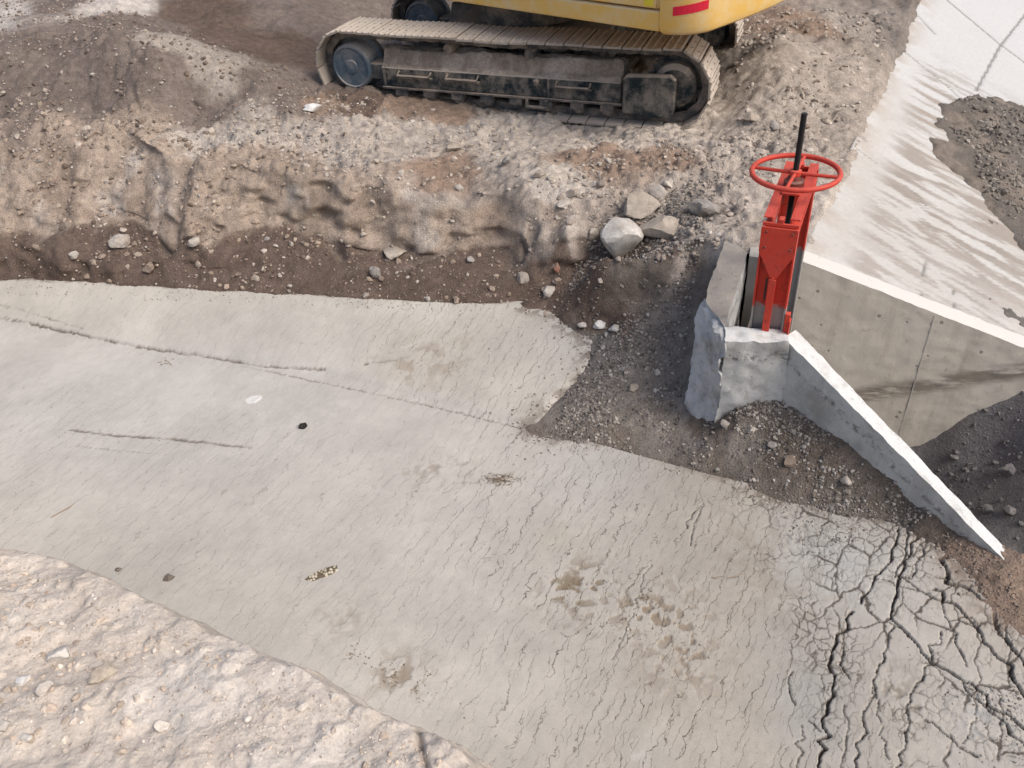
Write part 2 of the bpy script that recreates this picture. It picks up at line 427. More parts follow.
class Sheet:
    """a height field on an uneven grid"""
    def __init__(s, xs, ys): s.xs, s.ys = xs, ys; s.X, s.Y = np.meshgrid(xs, ys)
    def z_at(s, x, y):
        x = np.clip(x, s.xs[0]+1e-6, s.xs[-1]-1e-6); y = np.clip(y, s.ys[0]+1e-6, s.ys[-1]-1e-6)
        i = np.clip(np.searchsorted(s.xs, x)-1, 0, len(s.xs)-2); j = np.clip(np.searchsorted(s.ys, y)-1, 0, len(s.ys)-2)
        fx = (x-s.xs[i])/(s.xs[i+1]-s.xs[i]); fy = (y-s.ys[j])/(s.ys[j+1]-s.ys[j]); Z = s.Z
        return (Z[j, i]*(1-fx)+Z[j, i+1]*fx)*(1-fy)+(Z[j+1, i]*(1-fx)+Z[j+1, i+1]*fx)*fy
    def hit(s, u, v, t0=1.5, t1=30):
        d = ray(u, v); ts = np.arange(t0, t1, .01); p = CAM+d*ts[:, None]
        below = p[:, 2] < s.z_at(p[:, 0], p[:, 1]); k = int(np.argmax(below))
        return p[k]
    def build(s, name, mat, keep=None):
        ny, nx = s.X.shape
        idx = np.arange(nx*ny).reshape(ny, nx)
        F = np.stack([idx[:-1, :-1], idx[:-1, 1:], idx[1:, 1:], idx[1:, :-1]], -1).reshape(-1, 4)
        V = np.stack([s.X, s.Y+(s.DY if getattr(s, 'DY', None) is not None else 0), s.Z], -1).reshape(-1, 3); C = s.C.reshape(-1, s.C.shape[-1])
        if keep is not None:
            cx = V[F, 0].mean(1); cy = V[F, 1].mean(1); F = F[keep(cx, cy)]
        used = np.unique(F); re = np.zeros(len(V), np.int64); re[used] = np.arange(len(used))
        o = mesh_from(name, V[used], re[F], mat, col=C[used])
        o['kind'] = 'structure'
        return o

# ------------------------------------------------------------------ zones and control points of the soil
ZC = dict(pale=(.385, .338, .295), tan=(.325, .262, .210), damp=(.125, .092, .074), mound=(.172, .140, .121),
          dark=(.150, .127, .108), grav=(.190, .168, .148), pocket=(.128, .104, .086), rub=(.33, .288, .248),
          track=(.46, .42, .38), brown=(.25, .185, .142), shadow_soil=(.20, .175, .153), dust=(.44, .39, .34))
ROWS = [   # lines along the cut bank: rim of the mud, foot, middle and top of the damp scarp, foot and top of the tan face
 [(-220,272,.25,'damp'),(-80,275,.23,'damp'),(0,279,.235,'damp'),(75,282,.235,'damp'),(150,286,.235,'damp'),(225,291,.235,'damp'),(300,296,.235,'damp'),(375,300,.235,'damp'),(450,304,.235,'damp'),(520,308,.235,'damp'),(552,312,.23,'damp')],
 [(-100,297,.02,'damp'),(0,300,.02,'damp'),(100,304,.02,'damp'),(200,310,.02,'damp'),(300,316,.02,'damp'),(400,322,.02,'damp'),(500,328,.0,'damp')],
 [(0,260,.40,'damp'),(100,262,.40,'damp'),(200,268,.36,'damp'),(300,270,.36,'damp'),(400,276,.36,'damp'),(500,280,.36,'damp'),(580,285,.36,'damp')],
 [(-100,232,.62,'damp'),(0,234,.62,'damp'),(60,228,.62,'damp'),(110,222,.62,'damp'),(180,243,.54,'damp'),(205,246,.52,'damp'),(240,236,.54,'damp'),(290,230,.56,'damp'),(345,247,.47,'damp'),(420,253,.46,'damp'),(520,254,.46,'damp'),(575,262,.47,'damp'),(620,275,.47,'damp')],
 [(0,221,.70,'tan'),(60,215,.71,'tan'),(110,209,.72,'tan'),(180,231,.64,'tan'),(240,225,.65,'tan'),(290,219,.66,'tan'),(345,237,.58,'tan'),(420,246,.57,'tan'),(510,246,.57,'pale'),(550,243,.58,'tan')],
 [(-120,150,1.25,'tan'),(0,148,1.20,'tan'),(60,136,1.24,'tan'),(130,134,1.22,'tan'),(185,168,1.02,'tan'),(235,162,1.05,'tan'),(290,172,.99,'tan'),(350,194,.91,'tan'),(430,208,.86,'pale'),(520,215,.83,'pale'),(570,226,.80,'dust'),(600,258,.70,'damp'),(650,262,.70,'dark'),(700,244,.80,'pale'),(725,236,.85,'dust')],
]
def dense(row, step=24):
    out = []
    for a, b in zip(row[:-1], row[1:]):
        n = max(1, int(math.hypot(b[0]-a[0], b[1]-a[1])/step))
        for k in range(n):
            t = k/n; out.append((a[0]+(b[0]-a[0])*t, a[1]+(b[1]-a[1])*t, a[2]+(b[2]-a[2])*t, a[3] if t < .5 else b[3]))
    return out+[row[-1]]
SOIL = [  # pixel, pixel, height, zone
 (60,180,1.0,'tan'),(130,180,1.0,'tan'),(280,195,.86,'tan'),(400,222,.76,'tan'),(480,225,.75,'tan'),
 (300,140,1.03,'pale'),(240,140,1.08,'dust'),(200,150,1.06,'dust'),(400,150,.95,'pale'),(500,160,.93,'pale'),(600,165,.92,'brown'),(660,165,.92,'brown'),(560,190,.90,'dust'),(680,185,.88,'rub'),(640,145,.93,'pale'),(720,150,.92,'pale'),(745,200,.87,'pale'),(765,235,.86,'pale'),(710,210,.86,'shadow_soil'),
 (445,172,.93,'brown'),(340,165,.97,'pale'),(480,128,.91,'dust'),(600,142,.84,'dust'),(690,142,.81,'pale'),(550,137,.86,'dust'),
 (330,104,1.10,'brown'),(345,100,1.10,'damp'),(365,106,1.06,'damp'),(400,110,1.0,'brown'),(440,117,.95,'brown'),(310,90,1.14,'mound'),(430,130,.95,'pale'),(370,125,1.02,'pale'),
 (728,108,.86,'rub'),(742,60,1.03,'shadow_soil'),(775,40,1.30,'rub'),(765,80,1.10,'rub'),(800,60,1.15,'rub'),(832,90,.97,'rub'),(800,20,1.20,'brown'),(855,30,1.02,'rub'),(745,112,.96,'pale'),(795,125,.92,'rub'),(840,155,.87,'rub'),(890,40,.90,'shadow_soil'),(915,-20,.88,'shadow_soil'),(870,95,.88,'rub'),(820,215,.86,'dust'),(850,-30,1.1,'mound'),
 (250,122,1.15,'rub'),(285,97,1.24,'mound'),(200,112,1.20,'mound'),(100,112,1.30,'mound'),(0,118,1.32,'mound'),(-120,120,1.4,'mound'),(0,60,1.75,'mound'),(100,45,1.80,'mound'),(60,80,1.55,'mound'),(150,62,1.68,'mound'),(170,43,1.75,'rub'),(215,63,1.55,'rub'),(260,77,1.38,'mound'),(240,48,1.38,'damp'),(300,55,1.20,'damp'),(200,18,1.55,'damp'),(300,12,1.45,'mound'),(385,15,1.05,'mound'),(130,24,1.78,'mound'),(0,16,1.85,'track'),(110,2,1.85,'track'),(55,6,1.86,'mound'),(-100,30,1.85,'track'),(160,-20,1.9,'mound'),(0,-40,1.95,'mound'),(320,-40,1.7,'mound'),(20,135,1.28,'mound'),
 # gravel slope towards the headgate
 (640,300,.44,'dark'),(665,258,.68,'damp'),(692,272,.62,'dark'),(620,320,.36,'damp'),(600,345,.22,'grav'),(655,340,.34,'grav'),(682,335,.36,'grav'),(565,402,.06,'grav'),(528,428,.015,'dark'),(600,442,.02,'dark'),(700,470,.02,'dark'),(790,500,.02,'dark'),(840,513,.02,'dark'),(880,516,.03,'dark'),(640,402,.13,'grav'),(690,438,.06,'grav'),(680,420,.05,'grav'),(664,422,.06,'grav'),(712,422,.12,'pocket'),(668,385,.13,'grav'),(620,415,.10,'grav'),(588,362,.14,'grav'),(608,330,.23,'damp'),
 (740,416,.29,'pocket'),(790,418,.30,'pocket'),(850,450,.29,'pocket'),(905,484,.24,'pocket'),(930,500,.20,'pocket'),(800,455,.20,'pocket'),(860,485,.15,'dark'),(745,440,.17,'grav'),(955,522,.13,'pocket'),(985,550,.11,'brown'),(1008,570,.12,'brown'),(1030,597,.06,'brown'),(955,555,.06,'brown'),(1000,610,.035,'brown'),(925,520,.12,'pocket'),(1040,640,.03,'brown'),(905,508,.08,'pocket'),
 # under the mud
 (500,448,-.12,'dark'),(600,472,-.14,'dark'),(700,498,-.14,'dark'),(800,528,-.12,'dark'),(870,545,-.10,'dark'),(915,560,-.06,'brown'),(400,430,-.2,'dark'),(200,400,-.2,'dark'),(0,400,-.2,'dark'),(-200,400,-.2,'dark'),(300,600,-.25,'dark'),(0,650,-.25,'dark'),(700,650,-.25,'dark'),(880,650,-.22,'dark'),(960,620,-.06,'brown'),(1030,690,-.14,'brown'),(100,335,-.12,'dark'),(300,352,-.12,'dark'),(450,385,-.12,'dark'),(520,365,-.04,'dark'),(548,345,.08,'grav'),(540,390,-.02,'grav'),(505,408,-.08,'dark'),
]
for row in ROWS: SOIL += dense(row)
pxy = []; pz = []; pzone = []
for u, v, z, zn in SOIL:
    p = at(u, v, z); pxy.append((p[0], p[1])); pz.append(z); pzone.append(zn)
# ground below and around the machine, and behind it
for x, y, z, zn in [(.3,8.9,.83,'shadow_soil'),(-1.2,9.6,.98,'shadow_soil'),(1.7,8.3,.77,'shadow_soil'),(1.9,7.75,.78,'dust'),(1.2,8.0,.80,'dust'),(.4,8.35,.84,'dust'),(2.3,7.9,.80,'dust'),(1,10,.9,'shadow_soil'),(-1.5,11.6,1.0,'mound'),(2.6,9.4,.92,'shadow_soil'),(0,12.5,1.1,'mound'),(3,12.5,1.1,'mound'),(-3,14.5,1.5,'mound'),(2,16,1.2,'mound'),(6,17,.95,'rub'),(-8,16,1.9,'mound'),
                    (1.95,5.55,.84,'pale'),(2.3,5.6,.85,'pale'),(1.58,5.12,.66,'dark'),(1.40,4.80,.46,'grav'),(1.25,4.5,.16,'grav')]:
    pxy.append((x, y)); pz.append(z); pzone.append(zn)
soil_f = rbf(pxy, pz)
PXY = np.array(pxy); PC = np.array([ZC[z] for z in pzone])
def zone_colour(x, y, pts=None, cols=None, pw=7.0, warp=.075):
    pts = PXY if pts is None else pts; cols = PC if cols is None else cols
    wx = x+fbm(x, y, 3.1, 4, 91)*warp*2; wy = y+fbm(x, y, 3.1, 4, 95)*warp*2
    num = np.zeros(x.shape+(3,)); den = np.zeros(x.shape)
    for (a, b), c in zip(pts, cols):
        q = 1.0/((wx-a)**2+(wy-b)**2+.004); q2 = q*q; w = q2*q2 if pw > 5 else q2; den += w; num += w[..., None]*c
    return num/den[..., None]

xs = np.concatenate([grow(-7.5, -160, .12)[::-1], axis([(-7.5, -5, .045), (-5, 3.4, .02), (3.4, 7.5, .04)]), grow(7.5, 160, .12)])
ys = np.concatenate([axis([(1.2, 2.6, .06), (2.6, 5.6, .02), (5.6, 7.9, .0125), (7.9, 9.5, .024), (9.5, 13, .04), (13, 18.5, .08)]), grow(18.5, 300, .2)])
S = Sheet(xs, ys); X, Y = S.X, S.Y
cx, cy = np.clip(X, -7.0, 7.0), np.clip(Y, 1.3, 17.5)
Z = soil_f(cx, cy)
cxs, cys = X, Y
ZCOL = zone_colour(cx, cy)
# the cut bank: a profile laid through the traced lines, each line ragged
RW = [np.array([at(u, v, z) for u, v, z, _ in ROWS[k]]) for k in (1, 0, 2, 3, 4, 5)]
yk = []; zk = []
for k, (W_, ja, jz) in enumerate(zip(RW, (0, .012, .03, .06, .075, .11), (0, 0, .012, .045, .05, .05))):
    o_ = np.argsort(W_[:, 0]); xw = xs
    jit = fbm(xw, 0*xw+k*3.1, 1.5, 2, 500+k, .5)
    yy = np.interp(xw, W_[o_, 0], W_[o_, 1])+ja*1.6*jit; zz_ = np.interp(xw, W_[o_, 0], W_[o_, 2])+jz*1.4*fbm(xw, 0*xw+k*1.7, 2.0, 2, 520+k)
    if k == 1: yy = yy+.022*fbm(xw, 0*xw+9.7, 5.5, 4, 515)
    if k: yy = np.maximum(yy, yk[-1]+(0, .012, .05, .05, .10, .17)[k])
    yk.append(yy); zk.append(zz_)
wob = .030*fbm(X, Y, 2.5, 2, 531)
Yw = Y+wob*sstep(.1, .3, Y-yk[1][None, :])
tb = np.zeros(X.shape); Zb = np.zeros(X.shape)+zk[0][None, :]
for k in range(5):
    a = np.clip((Yw-yk[k][None, :])/(yk[k+1]-yk[k])[None, :], 0, 1); tb += a; Zb += a*(zk[k+1]-zk[k])[None, :]
r5 = soil_f(np.clip(xs, -7, 7), np.clip(yk[5], 1.3, 17.5))
over = Yw > yk[5][None, :]
Zb = np.where(over, Z+(zk[5]-r5)[None, :]*np.exp(-np.maximum(Yw-yk[5][None, :], 0)/.35), Zb)
wB = (1-sstep(.0, .42, X))*(Y > yk[0][None, :])
Z = Z*(1-wB)+Zb*wB
tn = tb+.35*fbm(X, Y, 6, 4, 541)
bc = mix(np.zeros(X.shape+(3,))+np.array(ZC['damp']), ZC['tan'], sstep(2.9, 3.35, tn))
bc = mix(bc, ZC['pale'], sstep(.15, .5, fbm(X, Y, 3.2, 4, 543))*sstep(3.2, 3.6, tn)*.8)
bc = mix(bc, (.24, .185, .145), sstep(.02, .35, fbm(X, Y, 2.6, 4, 545))*sstep(3.2, 3.6, tn)*.7)
ZCOL = mix(ZCOL, bc, wB*(1-sstep(4.7, 5.0, tb)))
# steep faces take their relief sideways, not as flutes
gy0, gx0 = np.gradient(Z, ys, xs); slope = np.hypot(gx0, gy0); flat = 1/(1+(slope*1.15)**2)
S.DY = None
stp = sstep(.45, 1.1, slope)*(Y > 5.2)*(Y < 11)*sstep(.15, .4, Z)
S.DY = -stp*(.070*noise3(X*4.5, Y*2, Z*9, 611)+.040*noise3(X*10, Y*4, Z*20, 612)+.016*noise3(X*15, Y*12, Z*34, 613))
# rough texture of dug earth
above = sstep(.02, .35, Z)
face = sstep(.55, .75, Z)*sstep(1.3, 1.0, Z)*(Y > 5.5)*(Y < 10.5)
n_l = fbm(X, Y, 1.7, 3, 1); n_m = fbm(X, Y, 4.5, 4, 5); n_s = fbm(X, Y, 15, 3, 9)
rid = 1-np.abs(fbm(X, Y, 2.6, 4, 33))*2
calm = .18+.82*sstep(.42, .75, Z)+.22*sstep(.3, .8, X)*sstep(.5, .3, Z)
Z = Z + above*calm*flat*(.050*n_l + .040*n_m + .016*n_s) + above*.006*fbm(X, Y, 28, 3, 12)
wxc = X+.04*fbm(X, Y, 7, 3, 551); wyc = Y+.04*fbm(X, Y, 7, 3, 552)
crumb = .055*clods(wxc, wyc, .24, 561)+.034*clods(wxc, wyc, .11, 571)+.016*clods(wxc, wyc, .05, 581)
Z = Z + crumb*above*flat*sstep(.45, .75, Z)*(.45+.55*sstep(-.2, .25, fbm(X, Y, 1.6, 3, 591)))*sstep(10.2, 9.0, Y)
lump = sstep(3.0, 4.5, X+.25*(Y-7))*sstep(6.3, 7.3, Y)
Z = Z + lump*(.07*fbm(X, Y, 5.5, 4, 44)+.05*np.abs(fbm(X, Y, 2.3, 3, 45)))*above
grv = sstep(.9, .2, Z)*sstep(-.02, .05, Z)*(X > .3)
Z = Z + grv*.016*fbm(X, Y, 38, 2, 71)
# gullies and undercut pockets in the cut face
for pts, dep, wid in [([(190,165,1.02),(182,190,.9),(172,220,.74),(165,240,.56)], .16, .07), ([(55,180,1.0),(48,205,.85),(40,222,.7)], .12, .10),
                      ([(320,212,.78),(330,226,.7),(338,240,.6)], .14, .05), ([(505,243,.62),(520,238,.66),(532,226,.72)], .16, .05),
                      ([(445,222,.75),(400,236,.68)], .06, .05), ([(40,140,1.2),(20,150,1.2)], .05, .05)]:
    d = seg_dist(X+.05*fbm(X, Y, 6, 3, 14), Y+.05*fbm(X, Y, 6, 3, 15), [tuple(at(*p)[:2]) for p in pts])
    g = np.exp(-(d/wid)**2); Z -= dep*g*.55
    ZCOL = mix(ZCOL, (.20, .165, .14), g*.5)  # shade inside the gullies and pockets put into the soil colour
# undercut ledge: lower edge of the pale bank breaks off steeply
# ragged edge over the crest of the lining
tC = (X-CR0[0])*CN[0]+(Y-CR0[1])*CN[1]
edge = .05*fbm(X, Y, 2.2, 4, 61)+.02*fbm(X, Y, 12, 3, 62)
zc = plane_z(X, Y)+.02-1.1*(tC-.02+edge*1.6)
hasC = (Y > 4.95)
Z = np.where(hasC & (tC > -.12), np.minimum(Z, zc), Z)
far = np.maximum(np.abs(X)-20, 0)+np.maximum(Y-30, 0)
Z = np.where((far > 0) & (tC < 0), Z*(1-sstep(0, 40, far))+.85*sstep(0, 40, far), Z)
S.Z = Z
nv = fbm(X, Y, 2.3, 4, 21); nv2 = fbm(X, Y, 9, 4, 25)
ZCOL = ZCOL*(1+.16*nv+.20*nv2)[..., None]
S.C = np.clip(ZCOL, .02, .9)
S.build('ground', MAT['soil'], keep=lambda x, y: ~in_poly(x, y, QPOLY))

# ------------------------------------------------------------------ dried mud on the lateral canal bed
TOE = [tuple(at(u, v, 0)[:2]) for u, v in [(-400,270),(0,322),(120,345),(320,371),(440,402),(550,432),(700,474),(880,516)]]
RIM = [tuple(at(u, v, .22)[:2]) for u, v in [(-300,262),(0,280),(150,287),(300,297),(450,305),(560,312),(640,330)]]
xs = np.concatenate([grow(-6.5, -160, .15)[::-1], axis([(-6.5, -4.6, .03), (-4.6, .3, .012), (.3, 3.5, .0062)]), grow(3.5, 12, .2)])
ys = np.concatenate([axis([(.9, 1.6, .03), (1.6, 3.9, .0065), (3.9, 7.6, .012), (7.6, 8.4, .03)])])
B = Sheet(xs, ys); X, Y = B.X, B.Y
cxb = np.clip(X, -6.3, 9)
dT = signed_line(cxb, Y, TOE); dR = -signed_line(cxb, Y, RIM)
frac = np.clip(dT/np.maximum(dT+dR, .05), 0, 1); frac = np.where(dR < 0, 1+(-dR)*.5, frac)
Z = .215*np.where(dT > 0, frac, 0)+.02*sstep(-.03, .03, dT)
Z = np.minimum(Z, .30)
dE = -signed_line(cxb, Y, [tuple(at(u, v, .08)[:2]) for u, v in ((480,450),(528,428),(548,396),(588,362),(602,322),(610,290))])
Z -= .30*sstep(.0, .40, dE+.05*fbm(X, Y, 3, 3, 17))*sstep(.0, .10, dT)
Z += .006*fbm(X, Y, 1.1, 3, 3)+.002*fbm(X, Y, 5, 3, 4)+.0014*fbm(X, Y, 30, 2, 7)
endp = at(960, 560, .03)
Z += .05*np.exp(-((X-endp[0])**2+(Y-endp[1])**2)/.22)
base = np.zeros(X.shape+(3,)); base[:] = (.478, .452, .410)
rt = sstep(-.8, 1.8, X+.25*(3-Y))*(1-.55*sstep(1.2, 2.0, X))
base = mix(base, (.325, .295, .252), rt*.85)
strip = sstep(0, .1, dT); base = mix(base, (.47, .44, .385), strip*.7)
bl = fbm(X, Y, .9, 4, 51); base = base*(1+.10*bl)[..., None]
def blob(u, v, su, sv=None, z=0., ang=0):
    p = at(u, v, z); q = at(u+su, v, z); r_ = at(u, v-(sv or su), z)
    sx = abs(q[0]-p[0]); sy = abs(r_[1]-p[1])
    wx = X+.10*fbm(X, Y, 6, 3, 81); wy = Y+.10*fbm(X, Y, 6, 3, 82)
    return np.exp(-((wx-p[0])/sx)**2-((wy-p[1])/sy)**2)
spk = sstep(-.05, .25, fbm(X, Y, 11, 4, 83)); spk2 = sstep(.0, .3, fbm(X, Y, 22, 3, 84))
for u, v, su, sv, z, c, k, sp in [(420,360,45,18,.1,(.27,.215,.155),.75,1),(590,335,30,10,.18,(.55,.54,.51),.5,0),(575,590,34,22,0,(.20,.155,.10),.85,2),(640,612,30,16,0,(.20,.155,.10),.7,2),
        (680,640,40,50,0,(.24,.19,.14),.75,2),(760,560,40,40,0,(.26,.22,.17),.6,1),(800,530,24,24,0,(.16,.135,.11),.75,2),(830,560,60,50,0,(.39,.40,.39),.6,0),(810,700,40,70,0,(.36,.365,.355),.55,0),
        (650,745,22,20,0,(.52,.51,.47),.7,1),(440,470,40,10,0,(.30,.26,.21),.6,2),(395,675,28,20,0,(.25,.19,.13),.65,2),(340,620,30,20,0,(.30,.25,.2),.4,2),(600,470,50,30,0,(.42,.42,.41),.4,0),
        (100,600,60,18,0,(.36,.32,.25),.4,1),(800,590,50,60,0,(.30,.27,.23),.5,1),(700,690,60,60,0,(.33,.29,.23),.45,1),(900,690,24,26,0,(.25,.22,.18),.7,2),(985,720,40,40,0,(.30,.30,.29),.6,2),(120,690,300,200,0,(.42,.40,.36),.3,0),(230,360,120,12,.1,(.52,.49,.44),.4,0),
        (990,560,45,30,.05,(.23,.165,.12),.7,0),(1010,640,40,50,.03,(.30,.24,.185),.5,1),(150,400,200,60,0,(.48,.47,.45),.5,0),(560,540,30,14,0,(.43,.41,.34),.6,0)]:
    g = blob(u, v, su, sv, z)*k
    if sp == 1: g = g*(.25+.75*spk)
    if sp == 2: g = g*spk2*1.2
    base = mix(base, c, np.clip(g, 0, 1))
    if sp == 2: Z -= .008*np.clip(g, 0, 1)
# traced seams and cracks
def px6(pts): return [(640+a*.375, 480+b*.375) for a, b in pts]
BIG = [  # pixel polylines, half width (m), depth
 (px6([(690,110),(690,130),(678,180),(650,240),(610,300),(590,330)]), .008, .03),
 (px6([(745,140),(720,190),(690,260),(680,320),(668,372),(700,398),(740,440),(770,482),(840,520),(900,560),(1000,640),(1060,690)]), .009, .035),
 (px6([(832,185),(805,240),(812,285),(870,300),(940,350),(950,400),(1000,460),(1050,520)]), .013, .045),
 (px6([(780,300),(850,350),(900,400),(960,480),(1040,590)]), .010, .04),
 (px6([(565,350),(520,440),(505,490),(520,520),(500,600),(490,660),(480,790)]), .009, .035),
 (px6([(680,390),(650,460),(630,520),(610,600),(596,650),(580,770)]), .005, .02),
 (px6([(800,410),(760,500),(720,570),(715,660),(690,730),(680,790)]), .0055, .025),
 (px6([(690,260),(740,300),(800,330),(820,380),(870,500)]), .006, .02),
 (px6([(860,540),(920,600),(980,650),(1040,720)]), .007, .025),
 (px6([(765,150),(740,220),(722,270),(690,262)]), .006, .02), (px6([(720,110),(705,190),(680,265)]), .006, .02),
 (px6([(610,262),(700,290),(770,310)]), .004, .015), (px6([(610,345),(640,375),(700,400)]), .004, .015),
 (px6([(870,300),(900,290),(945,345)]), .006, .02), (px6([(950,400),(985,372),(1040,380)]), .007, .025), (px6([(985,372),(975,420)]), .006, .02),
 (px6([(820,380),(880,370),(905,405)]), .005, .015), (px6([(540,440),(535,490),(560,530)]), .006, .02), (px6([(450,640),(480,670)]), .005, .02),
 (px6([(620,550),(640,640),(660,740)]), .0045, .015), (px6([(545,600),(550,700),(540,780)]), .004, .012), (px6([(430,650),(420,780)]), .004, .012),
 (px6([(405,510),(400,560),(415,600)]), .005, .02), (px6([(170,60),(140,90),(128,130)]), .004, .015), (px6([(760,640),(830,690),(900,740)]), .006, .02), (px6([(830,680),(825,770)]), .004, .012),
 (px6([(700,170),(740,195),(790,190)]), .0035, .012),(px6([(640,240),(690,262)]), .0035, .012),(px6([(900,570),(895,640),(860,700)]), .004, .012),
 ([(704,505),(694,525),(690,545)], .004, .015), ([(650,560),(640,590),(628,625),(612,660)], .003, .01), ([(570,440),(590,470),(585,500)], .002, .006),
]
SEAM = [([(0,320),(60,332),(140,348),(200,356),(260,366),(325,371)], .012, .016, .95), ([(0,312),(40,321),(85,333)], .007, .01, .8), ([(365,370),(395,368),(410,366)], .010, .01, .8),
        ([(70,430),(120,436),(180,440),(252,448)], .016, .010, .8), ([(75,446),(120,451),(165,455)], .005, .006, .5), ([(240,366),(300,378),(380,395),(440,408),(520,428)], .008, .010, .7),
        ([(450,483),(490,482)], .006, .006, .4),([(445,488),(442,493),(452,489)], .004, .005, .4),
        ([(712,578),(730,578),(745,573)], .004, .006, .55)]
crk = np.zeros(X.shape); seam = np.zeros(X.shape)
def wander(pts, seed, k=6, amp=.018):
    w = np.array([at(u, v, .0)[:2] for u, v in pts]); out = [w[0]]; rg = np.random.default_rng(seed)
    for a, b in zip(w[:-1], w[1:]):
        d = b-a; L = np.hypot(*d); nn = np.array([-d[1], d[0]])/max(L, 1e-6); n = max(2, int(L/.035))
        for i in range(1, n+1):
            j = 0 if i == n else rg.normal()*min(amp, L*.12)*.7
            out.append(a+d*i/n+nn*j)
    return [tuple(p) for p in out]
def draw(target, pl, w, soft=1.0):
    P_ = np.array(pl); x0, y0 = P_.min(0)-.06; x1, y1 = P_.max(0)+.06
    i0, i1 = np.searchsorted(xs, [x0, x1]); j0, j1 = np.searchsorted(ys, [y0, y1])
    if i1-i0 < 2 or j1-j0 < 2: return
    sx, sy = X[j0:j1, i0:i1], Y[j0:j1, i0:i1]
    wv = w*(.65+.7*np.abs(fbm(sx, sy, 9, 2, 13)))
    d = seg_dist(sx+.004*noise2(sx*60, sy*60, 3), sy+.004*noise2(sx*60, sy*60, 8), pl)
    c = sstep(wv*1.0, wv*.62, d)
    target[j0:j1, i0:i1] = np.maximum(target[j0:j1, i0:i1], c)
dep = np.zeros(X.shape)
for k, (pl, w, dd) in enumerate(BIG):
    tmp = np.zeros(X.shape); draw(tmp, wander(pl, k), w); crk = np.maximum(crk, tmp*min(1, .6+w*45)); dep = np.maximum(dep, tmp*dd*.7)
for k, (pl, w, dd, st) in enumerate(SEAM):
    tmp = np.zeros(X.shape); draw(tmp, wander(pl, 100+k, amp=.006), w)
    br = .35+.65*sstep(-.25, .25, fbm(X, Y, 7, 3, 130+k)); seam = np.maximum(seam, tmp*st*br); dep = np.maximum(dep, tmp*dd*br)
# polygon shrinkage cracks towards the wing wall end
i0 = np.searchsorted(xs, .55); j1 = np.searchsorted(ys, 3.95)
sx, sy = X[:j1, i0:], Y[:j1, i0:]
wx = sx+.06*fbm(sx, sy, 5, 5, 151)+.012*fbm(sx, sy, 22, 3, 153); wy = sy+.06*fbm(sx, sy, 5, 5, 152)+.012*fbm(sx, sy, 22, 3, 154)
ca, sa = math.cos(R(58)), math.sin(R(58))
a_, b_ = wx*ca+wy*sa, -wx*sa+wy*ca
reg = sstep(1.15, 1.75, sx+.35*(2.6-sy)*0)*1.0
e1 = worley_edge(a_*.55, b_, .15, 77); e2 = worley_edge(a_*.8, b_, .052, 78)
nz = fbm(sx, sy, 2.6, 3, 160); nz2 = fbm(sx, sy, 4.5, 3, 161)
c1 = sstep(.0046, .0022, e1-.0025*nz)*sstep(-.05, .22, nz)*reg
near_end = np.exp(-((sx-2.2)**2+(sy-3.1)**2)/.16)
c2 = sstep(.0038, .0014, e2)*np.clip(sstep(.05, .4, nz2)*reg*.8+near_end*.9+.8*np.exp(-((sx-1.55)/.16)**2)*sstep(-.2, .3, nz2), 0, 1)
add = np.maximum(c1*.85, c2*.75)
crk[:j1, i0:] = np.maximum(crk[:j1, i0:], add); dep[:j1, i0:] = np.maximum(dep[:j1, i0:], add*.005)
Z -= dep
base = mix(base, (.075, .062, .052), np.clip(crk*1.05, 0, 1))
base = mix(base, (.14, .118, .098), np.clip(seam, 0, 1))
alpha = np.clip(.42+.9*sstep(-1.1, .5, X+.25*(Y-3.5))*1.0, 0, 1)*(1-.6*sstep(1.5, 2.1, X))
alpha = alpha*np.where(dT > 0, .75, 1.0)*(1-.7*np.exp(-((dT+.35)/.28)**2)*sstep(.4, -.6, X))
gap = Z-S.z_at(X, Y)
fr = sstep(.075, .0, gap+.035*fbm(X, Y, 7, 4, 171)); base = mix(base, (.20, .165, .135), np.clip(fr, 0, 1)*.8*sstep(-.25, .25, fbm(X, Y, 16, 4, 172)))
B.Z = Z; B.C = np.concatenate([np.clip(base, .02, .9), alpha[..., None]], -1)
B.build('canal_bed', MAT['mud'], keep=lambda x, y: ~in_poly(x, y, QPOLY) & (signed_line(x, y, RIM) < .9))

# ------------------------------------------------------------------ near embankment under the viewer
EDGE = [(-4.6,3.9),(-3.3,3.05)] + [tuple(at(u, v, 1.12)[:2]) for u, v in [(0,553),(60,560),(112,590),(160,606),(205,628),(270,656),(330,694),(392,712),(432,738),(470,772)]] + [(.02,.95),(.35,.2),(.6,-1)]
xs = np.concatenate([grow(-4.2, -120, .1)[::-1], axis([(-4.2, -2.6, .03), (-2.6, .2, .0105), (.2, 1.6, .04)])])
ys = np.concatenate([grow(.7, -80, .08)[::-1], axis([(.7, 3.2, .0105), (3.2, 5.2, .04)])])
E_ = Sheet(xs, ys); X, Y = E_.X, E_.Y
d = signed_line(X, Y, EDGE)      # left of the line (far side) positive
d = d + .035*fbm(X, Y, 3.5, 4, 201)+.012*fbm(X, Y, 16, 3, 202)
top = 1.15+.10*sstep(0, .8, -d)+.05*fbm(X, Y, 1.8, 3, 203)+.022*fbm(X, Y, 5, 4, 204)+.009*fbm(X, Y, 17, 4, 205)+.005*fbm(X, Y, 50, 3, 206)
top += .015*sstep(.1, .5, fbm(X, Y, 9, 3, 207))
fall = np.where(d > -.12, 2.3*np.maximum(d, 0)**1.0+.9*(np.maximum(d+.12, 0)**2), 0)
Z = np.maximum(top-fall, -.3)
E_.Z = Z
col = np.zeros(X.shape+(3,)); col[:] = (.53, .468, .405)
